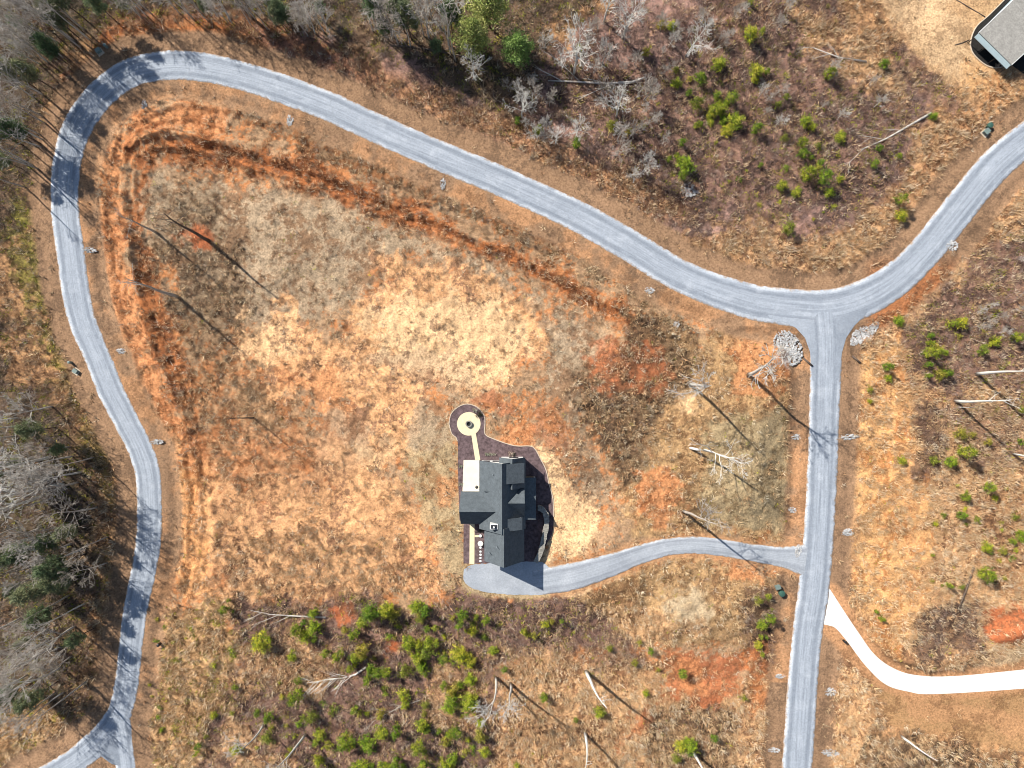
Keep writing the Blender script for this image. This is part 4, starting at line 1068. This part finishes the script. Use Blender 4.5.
d = MB(); d.box(x0 + .3, x1 - .05, y0 + .1, y1 - .1, -.1, .22); d.build('porch_floor', M['wood'], house)
# chimney
cx, cy = unproj(494, 526.5, 7.3); cx, cy = X(cx) - HO.x, Y(cy) - HO.y
c = MB(); c.box(cx - .72, cx + .72, cy - .45, cy + .45, 3.2, 7.5); ch = c.build('chimney', M['white'], house)
c = MB(); c.box(cx - .55, cx + .55, cy - .32, cy + .32, 7.5, 7.58); c.build('cap', M['dark_frame'], ch)
c = MB(); c.tube([(cx, cy - .05, 7.58), (cx, cy - .05, 7.95)], [.17, .15], 10); c.build('flue', M['trim'], ch)
# roof vent and skylight-like cricket on the west slope
vx, vy = unproj(487, 491, 4.6); vx, vy = X(vx) - HO.x, Y(vy) - HO.y
c = MB(); c.add([(vx - .45, vy - .32, 4.2), (vx + 1.4, vy - .1, 5.9), (vx + 1.4, vy + .1, 5.9), (vx - .45, vy + .32, 4.2), (vx - .45, vy, 5.05), (vx + 1.5, vy, 6.05)], [(0, 4, 3), (0, 1, 5, 4), (3, 4, 5, 2), (0, 3, 2, 1), (1, 2, 5)])
o = c.build('roof_cricket', M['roof'], house); fix_normals(o)
for (px, py) in ((493, 474), (489, 553), (497, 545)):
    hx, hy = unproj(px, py, 5.5); hx, hy = X(hx) - HO.x, Y(hy) - HO.y
    zz = 8.0 - abs(hx) / abs(main_x0 - HO.x + .0) * 4.7
    c = MB(); c.tube([(hx, hy, zz - .5), (hx, hy, zz + .45)], [.06, .06], 8); c.build('vent_pipe', M['steel'], house)
# windows and doors
for xx in (-2.6, -.9): window(house, HO, HO.x + xx - .2, Y(n0), 1.0, 1.0, 1.4, 'n')
window(house, HO, HO.x + 1.9 + .3, Y(ny) - .1, .9, 1.5, 1.5, 'n')
for k in range(3): window(house, HO, X(gx0) + .3, Y(yS) + 1.5 + 1.9 * k, 1.0, .9, 1.3, 'w')
for k in range(2): window(house, HO, X(wxa) + .35, Y((wy0 + wy1) / 2) - 1.2 + 2.4 * k, 1.0, 1.0, 1.4, 'w')
window(house, HO, X(wxa) + .35, Y((wy0 + wy1) / 2), 3.6, 1.0, 1.2, 'w')
for k in range(2):
    g_ = MB(); gx = (X(gx0) + X(gx1)) / 2 - HO.x + (-1.55 + 3.1 * k); gy = Y(yS) - HO.y
    g_.box(gx - 1.2, gx + 1.2, gy - .05, gy + .002, -.05, 2.2); g_.build('garage_door', M['dark_frame'], house)
dd = MB(); dd.box(main_x0 + .3 - .06 - HO.x, main_x0 + .302 - HO.x, Y(474) - .5 - HO.y, Y(474) + .5 - HO.y, .1, 2.2); do = dd.build('door', M['dark_frame'], house)
hh = MB(); hh.box(main_x0 + .3 - .12 - HO.x, main_x0 + .3 - .06 - HO.x, Y(474) + .32 - HO.y, Y(474) + .4 - HO.y, 1.05, 1.15); hh.build('handle', M['steel'], do)

# yard of the house: mulch bed with edging, patio, fire pit circle, paths, stone wall
bed = mp(BED); bedc = catmull([(*p, 0) for p in bed[:20]], 2.5) + [(*p, 0) for p in bed[20:24]] + catmull([(*p, 0) for p in bed[24:] + [bed[0]]], 2.5)[:-1]
sheet('mulch_bed', [(p[0], p[1]) for p in bedc], PZ + .03, M['mulch'])
def strip(name, pts, w, z0, z1, mat, lab=None, cat=None):
    P = np.array(pts); T_ = np.gradient(P, axis=0); T_ /= np.linalg.norm(T_, axis=1)[:, None]; N_ = np.stack([-T_[:, 1], T_[:, 0]], 1)
    a = P + N_ * w / 2; b = P - N_ * w / 2; mb = MB(); n = len(P); vs = []
    for i in range(n): vs += [(*a[i], z0), (*b[i], z0), (*b[i], z1), (*a[i], z1)]
    fs = []
    for i in range(n - 1):
        for k in range(4): fs.append((i * 4 + k, i * 4 + (k + 1) % 4, i * 4 + 4 + (k + 1) % 4, i * 4 + 4 + k))
    fs += [(0, 3, 2, 1), tuple(n * 4 - 4 + k for k in range(4))]
    mb.add(vs, fs); o = mb.build(name, mat); fix_normals(o)
    return tag(o, lab, cat)
edge = [(X(p[0]), Y(p[1])) for p in bedc]
i0 = min(range(len(bedc)), key=lambda i: abs(bedc[i][0] - bed[22][0]) + abs(bedc[i][1] - bed[22][1]))
i1 = min(range(len(bedc)), key=lambda i: abs(bedc[i][0] - bed[26][0]) + abs(bedc[i][1] - bed[26][1]))
loop_ = edge[i1:] + edge[:[i for i, p in enumerate(bedc) if p[0] > 540 and p[1] > 515][0]]
strip('garden_edging', loop_, .16, PZ - .1, PZ + .10, M['edging'], 'pale stone edging curving around the brown mulch bed', 'edging')
pt = mp([(463.6, 460), (479.5, 460), (479.5, 493), (462.5, 493)])
M['patio'] = simple('cream_concrete', (250, 238, 212), .08, .8, .85)
patio = sheet('patio', pt, PZ + .16, M['patio'], .3)
c0 = mp([(468.8, 423.8)])[0]
sheet('fire_pit_circle', [(c0[0] + 11.6 * math.cos(t * math.pi / 20), c0[1] + 11.6 * math.sin(t * math.pi / 20)) for t in range(40)], PZ + .07, M['cream'])
sheet('garden_path', mp([(471.2, 434), (475.8, 433), (480.3, 459.8), (475.2, 459.8)]), PZ + .062, M['cream'])
sheet('front_path', mp([(469.8, 520), (474.6, 520), (474.4, 564), (469.4, 564)]), PZ + .062, M['cream'])
sheet('front_step_path', mp([(474.7, 535), (482, 535), (482, 537), (474.7, 537)]), PZ + .056, M['cream'])
# fire pit: ring of stones with a dark bowl
fp = thing('fire_pit', 'round stone fire pit in the middle of the cream circle', 'fire pit', (X(c0[0]), Y(c0[1]), PZ + .07))
mb = MB(); nn = 14
for k in range(nn):
    a0, a1 = 2 * math.pi * k / nn + .02, 2 * math.pi * (k + 1) / nn - .02
    mb.prism([(.40 * math.cos(a0), .40 * math.sin(a0)), (.62 * math.cos(a0), .62 * math.sin(a0)), (.62 * math.cos(a1), .62 * math.sin(a1)), (.40 * math.cos(a1), .40 * math.sin(a1))], 0, .42)
mb.build('stone_ring', M['stone'], fp)
mb = MB(); mb.prism([(.39 * math.cos(t * math.pi / 10), .39 * math.sin(t * math.pi / 10)) for t in range(20)], 0, .12); mb.build('fire_bowl', M['black'], fp)
# curved stone wall east of the porch
wl = mp([(537.5, 507), (541, 507.5), (545, 512), (546.5, 519), (545.5, 528), (543, 540), (540, 552), (535.5, 561)])
wl = [(X(p[0]), Y(p[1])) for p in catmull([(*p, 0) for p in wl], 2)]
wall = thing('stone_wall', 'curved grey stone wall between porch and sandy yard', 'wall', (*wl[len(wl) // 2], PZ))
o = strip('wall_body', [(p[0] - wl[len(wl) // 2][0], p[1] - wl[len(wl) // 2][1]) for p in wl], .8, -.2, 1.0, M['stone']); o.parent = wall
# capstones, uneven
def rock_mesh(name, n, sx, sy, r, mat, seed, flat=.6):
    rnd = random.Random(seed); mb = MB()
    for _ in range(n):
        a = rnd.uniform(0, 6.28); q = math.sqrt(rnd.random()); cx_, cy_ = q * math.cos(a) * sx, q * math.sin(a) * sy
        s = r * rnd.uniform(.5, 1.3); bm = bmesh.new(); bmesh.ops.create_icosphere(bm, subdivisions=1, radius=1)
        sc = (s * rnd.uniform(.7, 1.4), s * rnd.uniform(.7, 1.3), s * rnd.uniform(.5, .9)); rot = rnd.uniform(0, 6.28)
        vs = []
        for v_ in bm.verts:
            j = rnd.uniform(.78, 1.15); x_, y_, z_ = v_.co.x * sc[0] * j, v_.co.y * sc[1] * j, v_.co.z * sc[2] * j
            vs.append((cx_ + x_ * math.cos(rot) - y_ * math.sin(rot), cy_ + x_ * math.sin(rot) + y_ * math.cos(rot), z_ + s * .2 + (1 - q) * r * flat))
        mb.add(vs, [tuple(v_.index for v_ in f.verts) for f in bm.faces]); bm.free()
    return mb.mesh(name, mat)
cap = MB(); rnd = random.Random(5)
for i in range(0, len(wl) - 2, 1):
    a = Vector(wl[i]); b = Vector(wl[i + 1]); m_ = (a + b) / 2; t_ = (b - a).normalized(); n_ = Vector((-t_.y, t_.x)); hw = .46 + rnd.uniform(-.05, .08); l_ = (b - a).length / 2 - .015
    o_ = Vector(wl[len(wl) // 2]); z_ = 1.0 + rnd.uniform(.10, .17)
    q = [m_ - t_ * l_ - n_ * hw, m_ + t_ * l_ - n_ * hw, m_ + t_ * l_ + n_ * hw, m_ - t_ * l_ + n_ * hw]
    cap.prism([tuple(p - o_) for p in q], 1.003, z_)
cap.build('capstones', M['stone'], wall)

dark_shrub = shrub_mesh('garden_shrub', 1, .5, [(62, 66, 44), (52, 58, 40), (80, 80, 56)])
pale_shrub = shrub_mesh('garden_shrub', 2, .55, [(214, 204, 180), (190, 176, 150), (230, 224, 204)])
for px, py, me, sc, lab, cat in [
    (479.5, 414.5, dark_shrub, 1.3, 'dark evergreen shrub in the mulch above the fire pit circle', 'shrub'),
    (474.5, 410, pale_shrub, .9, 'pale dry grass clump beside dark shrub above the circle', 'shrub'),
    (486.5, 454, pale_shrub, .7, 'left pale grass clump in the mulch above the house', 'shrub'),
    (490.5, 454, pale_shrub, .7, 'middle pale grass clump in the mulch above the house', 'shrub'),
    (494, 454, pale_shrub, .6, 'right pale grass clump in the mulch above the house', 'shrub'),
    (510.5, 453.5, pale_shrub, 1.0, 'largest pale grass clump by the top corner of the house', 'shrub'),
    (513.5, 454.5, dark_shrub, .8, 'dark shrub beside the largest pale grass clump', 'shrub'),
    (460.3, 466, pale_shrub, .7, 'upper pale clump in the narrow bed left of patio', 'shrub'),
    (460.3, 484, pale_shrub, .7, 'lower pale clump in the narrow bed left of patio', 'shrub'),
    (481.5, 530, dark_shrub, 1.0, 'dark shrub against the west wall below the cross gable', 'shrub')]:
    x, y, z = place(px, py); o = link('garden_shrub', me, None, (x, y, z + .02)); o.scale = (sc,) * 3; tag(o, lab, cat, 'shrubs around the house')
# round white planter by the front path and the row of white stepping stones
x, y, z = place(480.6, 543)
pl = thing('planter', 'large round white planter beside the front path', 'planter', (x, y, PZ + .03))
mb = MB(); mb.tube([(0, 0, 0), (0, 0, .2), (0, 0, .5), (0, 0, .62)], [.32, .46, .52, .5], 18); mb.build('pot', M['trim'], pl, smooth=False)
mb = MB(); mb.tube([(0, 0, .6), (0, 0, .66)], [.44, .40], 18); mb.build('filling', M['concrete'], pl)
x, y, z = place(480.5, 535.6); mb = MB(); mb.prism([(.28 * math.cos(t * .7854), .28 * math.sin(t * .7854)) for t in range(8)], 0, .25)
tag(mb.build('stone_block', M['trim'], None, (x, y, PZ + .05)), 'white stone block at the end of the short side path', 'stone')
for k, py in enumerate((547.5, 551.5, 554.6, 557.8, 561)):
    x, y, z = place(480.5, py); mb = MB(); rnd = random.Random(k)
    mb.prism([(.24 * rnd.uniform(.85, 1.15) * math.cos(t * .7854), .2 * rnd.uniform(.85, 1.15) * math.sin(t * .7854)) for t in range(8)], 0, .08)
    tag(mb.build('stepping_stone', M['trim'], None, (x, y, PZ + .03)), '%s white stepping stone %s' % (('first', 'second', 'third', 'fourth', 'last')[k], 'below the round white planter'), 'stepping stone', 'white stepping stones')
x, y, z = place(477, 486.5); gr = thing('grill', 'small dark grill at the patio corner by the wall', 'grill', (x, y, PZ + .165))
mb = MB(); mb.tube([(0, 0, .6), (0, 0, .75), (0, 0, .95), (0, 0, 1.02)], [.16, .3, .28, .1], 12); mb.build('kettle', M['dark_frame'], gr, smooth=True)
for k in range(3):
    mb = MB(); a = k * 2.09; mb.tube([(.3 * math.cos(a), .3 * math.sin(a), 0), (.14 * math.cos(a), .14 * math.sin(a), .66)], [.02, .02], 5); mb.build('leg', M['steel'], gr)

# ------------------------------------------------------------------ grey house cut by the corner
h2z = .5
A0 = unproj(980, 32, 1.4); A1 = unproj(1012.5, 64, 1.4)
pa, pb = Vector((X(A0[0]), Y(A0[1]))), Vector((X(A1[0]), Y(A1[1])))
ax_ = (pb - pa).normalized(); L2 = (pb - pa).length; rz2 = math.atan2(ax_.y, ax_.x)
h2 = thing('grey_roofed_house', 'pale blue house with grey shingle roof in the top right corner', 'house', (pa.x, pa.y, h2z), rz2)
D2 = 13.0     # depth away from the eave, local +y is up-right
w = MB(); ov = .9
w.add([(.3, ov, -.2), (L2 - .3, ov, -.2), (L2 - .3, D2 - ov, -.2), (.3, D2 - ov, -.2), (.3, ov, 2.75), (L2 - .3, ov, 2.75), (L2 - .3, D2 - ov, 2.75), (.3, D2 - ov, 2.75), (.3, D2 / 2, 4.9), (L2 - .3, D2 / 2, 4.9)],
      [(3, 2, 1, 0), (0, 1, 5, 4), (2, 3, 7, 6), (1, 2, 6, 9, 5), (3, 0, 4, 8, 7), (4, 5, 9, 8), (6, 7, 8, 9)])
w.build('wall', M['siding'], h2)
rf = MB(); t = .16; zE, zR = 2.5, 5.0
sec = [(0, zE + t), (D2 / 2, zR + t), (D2, zE + t), (D2, zE), (D2 / 2, zR), (0, zE)]
rf.add([(0, y_, z_) for y_, z_ in sec] + [(L2, y_, z_) for y_, z_ in sec], [tuple(range(6)), tuple(range(11, 5, -1))] + [(i, 6 + i, 6 + (i + 1) % 6, (i + 1) % 6) for i in range(6)])
o = rf.build('roof', M['roof2'], h2); fix_normals(o)
for xx in (-.10, L2 + .004):
    b = MB(); b.add([(xx, 0, zE - .1), (xx, D2 / 2, zR - .1), (xx, D2 / 2, zR + t + .03), (xx, 0, zE + t + .03), (xx + .1, 0, zE - .1), (xx + .1, D2 / 2, zR - .1), (xx + .1, D2 / 2, zR + t + .03), (xx + .1, 0, zE + t + .03)],
        [(0, 1, 2, 3), (7, 6, 5, 4), (0, 4, 5, 1), (1, 5, 6, 2), (2, 6, 7, 3), (3, 7, 4, 0)]); o = b.build('rake_board', M['trim'], h2); fix_normals(o)
b = MB(); b.add([(0, -.85, 2.12), (L2, -.85, 2.12), (L2, -.004, 2.42), (0, -.004, 2.42), (0, -.85, 2.2), (L2, -.85, 2.2), (L2, -.004, 2.5), (0, -.004, 2.5)],
        [(3, 2, 1, 0), (4, 5, 6, 7), (0, 1, 5, 4), (1, 2, 6, 5), (2, 3, 7, 6), (3, 0, 4, 7)]); b.build('porch_roof', M['bluemetal'], h2)
for k in range(4):
    b = MB(); q = .12 + (L2 - .24) * k / 3; b.box(q - .07, q + .07, -.75, -.61, -.1, 2.14); b.build('porch_post', M['dark_frame'], h2)
HZ = Vector((0, 0, 0))
for k in range(3): window(h2, HZ, L2 * (.2 + .3 * k), ov, .9, 1.1, 1.2, 's')
bed2 = mp(BED2)
b2 = catmull([(*p, 0) for p in bed2[:9]], 2.5); b2 = [(p[0], p[1]) for p in b2]
sheet('dark_mulch_bed', b2 + bed2[9:], h2z + .04, M['mulch_dark'])
strip('garden_edging', [(X(p[0]), Y(p[1])) for p in b2], .18, h2z - .1, h2z + .12, M['edging'], 'pale edging of the black mulch around the grey roofed house', 'edging')
for px, py, sc, lab in ((996, 66, .7, 'left pale clump at the corner of the black mulch bed'), (999, 64.5, .7, 'right pale clump at the corner of the black mulch bed')):
    x, y, z = place(px, py); o = link('garden_shrub', pale_shrub, None, (x, y, h2z + .06)); o.scale = (sc,) * 3; tag(o, lab, 'shrub', 'pale clumps by the grey house')
def pipe(pts, lab):
    P = [Vector(place(*p)) + Vector((0, 0, .02)) for p in pts]; mb = MB(); mb.tube(P, [.10] * len(P), 6)
    c = P[0].copy(); mb.v = [tuple(Vector(q) - c) for q in mb.v]
    tag(mb.build('drain_pipe', M['bark_dark'], None, tuple(c), True), lab, 'pipe', 'drain pipes in the yard')
pipe([(985, 17), (975, 11), (965, 5), (955, -1)], 'upper dark drain pipe running from the black mulch bed to the top edge')
pipe([(969, 40), (962, 43), (955, 45)], 'short dark drain pipe left of the black mulch bed')

# ------------------------------------------------------------------ utility boxes, rock piles
def transformer(px, py, rz, s, mat, lab, pad=True):
    x, y, z = place(px, py); o = thing('utility_box', lab, 'utility box', (x, y, z - .02), rz, 'utility boxes by the roads')
    if pad:
        b = MB(); b.box(-.85 * s, .85 * s, -.85 * s, .85 * s, -.1, .12); b.build('pad', M['edging'], o)
    b = MB(); b.prism([(-.6 * s, -.35 * s), (.6 * s, -.35 * s), (.6 * s, .6 * s), (-.6 * s, .6 * s)], .12, .82 * s + .12); b.build('cabinet', mat, o)
    b = MB(); b.box(-.64 * s, .64 * s, -.39 * s, .64 * s, .82 * s + .12, .9 * s + .12); b.build('lid', mat, o)
    b = MB(); b.box(-.5 * s, .5 * s, -.42 * s, -.35 * s, .2, .75 * s); b.build('door', mat, o)
    return o
def pedestal(px, py, h, w, mat, lab):
    x, y, z = place(px, py); o = thing('cable_pedestal', lab, 'pedestal', (x, y, z - .05), .4, 'cable pedestals by the roads')
    b = MB(); b.prism([(w * math.cos(t * .7854), w * math.sin(t * .7854)) for t in range(8)], 0, h); b.build('body', mat, o)
    b = MB(); b.tube([(0, 0, h), (0, 0, h + .06), (0, 0, h + .14)], [w * 1.12, w * 1.05, w * .3], 8); b.build('cap', mat, o)
transformer(100, 52, .6, .75, M['tpale'], 'pale green utility box beside the upper left road bend')
pedestal(107, 47, .9, .3, M['tpale'], 'pale cable pedestal right of the upper left utility box')
transformer(985, 133, .8, .85, M['tpale'], 'pale green utility box on a pad below the grey house')
pedestal(988, 126.5, .8, .5, M['tgreen'], 'dark green cable pedestal above the pale utility box')
transformer(777, 587, .3, .75, M['tpale'], 'pale green utility box left of the south road', False)
pedestal(780.5, 592.5, .9, .55, M['tgreen'], 'dark green cable pedestal below the south road utility box')
transformer(76.5, 371.5, -.6, .7, M['tpale'], 'utility box with dark side left of the left road')
pedestal(71.5, 362.5, .9, .25, M['tpale'], 'pale cable pedestal above the box by the left road')
pedestal(160.5, 643.5, 1.0, .28, M['black'], 'small black pedestal right of the left road')
pedestal(843.5, 640.5, .9, .24, M['black'], 'small black pedestal left of the concrete driveway')
RP = [(90, 250, 2.2, .9, 'beside the left road above its first bend'), (121, 351, 2.8, .8, 'right of the left road at the dead tree'), (157, 442, 2.2, .8, 'right of the left road below the middle'),
      (145, 107, .9, 2.2, 'inside the upper left road bend'), (290, 120, 1.2, 2, 'below the top road near its left part'), (443, 183, .9, 2.2, 'below the top road near its middle'),
      (650, 290, 1.6, 1.2, 'below the north road before the junction'), (676, 325, 1.2, 1.1, 'near the dark knoll below the north road'), (797, 437, 2.0, .9, 'left of the south road opposite the rock line'),
      (848, 437, 3.6, .9, 'right of the south road in a long line'), (849, 532, 2.6, 1.1, 'right of the south road above the concrete driveway'), (830, 692, 2.2, 1.3, 'right of the south road below the concrete driveway'),
      (831, 753, 2.8, 1.1, 'right of the south road at the bottom'), (780, 676, 1.8, .7, 'left of the south road below the dark strip'), (774, 750, 2.0, .8, 'left of the south road at the bottom edge'),
      (793, 510, 1.8, .9, 'left of the south road above the driveway'), (798, 551, 1.2, 2.0, 'at the driveway mouth'), (952, 246, 2, 1.6, 'right of the northeast road'),
      (690, 190, 3.0, 2.2, 'in the brush above the north road')]
rms = [rock_mesh('rock_pile', 60, 1.0, 1.0, .17, M['rock'], 70 + k, .8) for k in range(3)]
for k, (px, py, a, b, where) in enumerate(RP):
    x, y, z = place(px, py); o = link('rock_pile', rms[k % 3], None, (x, y, z)); o.scale = (a * .6, b * .6, .8); o.rotation_euler = (0, 0, random.uniform(-.15, .15))
    tag(o, 'grey rock pile ' + where, 'rock pile', 'rock piles in the ditches')
for px, py, a, b, rz, n, lab in [(788, 348, 2.5, 3.5, .5, 640, 'broad grey rock bank left of the road junction'), (864, 333, 1.4, 3.4, -.9, 480, 'narrow grey rock bank right of the road junction')]:
    x, y, z = place(px, py); me = rock_mesh('rock_bank', n, a, b, .18, M['rock'], n, .25); o = link('rock_bank', me, None, (x, y, z)); o.rotation_euler = (0, 0, rz); tag(o, lab, 'rock bank', 'rock banks at the junction')
for px, py, px2, py2, lab in [(803, 358, 812, 366, 'dark culvert pipe end left of the south road'), (852, 356, 860, 363, 'dark culvert pipe end right of the south road')]:
    P = [Vector(place(px, py)), Vector(place(px2, py2))]; c = P[0].copy(); mb = MB(); mb.tube([Vector((0, 0, .12)), P[1] - c + Vector((0, 0, .12))], [.2, .2], 10)
    tag(mb.build('culvert_pipe', M['bark_dark'], None, tuple(c), True), lab, 'culvert')

# ------------------------------------------------------------------ light, sky, camera
EL = math.radians(39.5); sd = Vector((-1.0, .88, 0)).normalized() * math.cos(EL) + Vector((0, 0, math.sin(EL)))
w = bpy.data.worlds.new('World'); scene.world = w; w.use_nodes = True
nt = w.node_tree; sky = nt.nodes.new('ShaderNodeTexSky'); sky.sky_type = 'NISHITA'; sky.sun_disc = False
sky.sun_elevation = EL; sky.sun_rotation = math.atan2(sd.x, sd.y) % (2 * math.pi); sky.air_density = 1.0; sky.dust_density = .6
nt.links.new(sky.outputs[0], nt.nodes['Background'].inputs[0]); nt.nodes['Background'].inputs[1].default_value = .08
sl = bpy.data.lights.new('sun', 'SUN'); sl.energy = 5.0; sl.angle = math.radians(.6); sl.color = (1.0, .955, .89)
so = bpy.data.objects.new('sun', sl); COL.objects.link(so); so.rotation_euler = (-sd).to_track_quat('-Z', 'Y').to_euler(); so.location = (0, 0, 60)
cam = bpy.data.cameras.new('camera'); cam.sensor_width = 36; cam.lens = 36 * HC / (1024 * S); cam.clip_end = 8000; cam.clip_start = 1
co = bpy.data.objects.new('camera', cam); COL.objects.link(co); co.location = (0, 0, HC); co.rotation_euler = (0, 0, 0); scene.camera = co
scene.cycles.filter_width = 1.0
scene.view_settings.view_transform = 'Standard'; scene.view_settings.look = 'None'; scene.view_settings.exposure = 1.04; scene.view_settings.gamma = 1
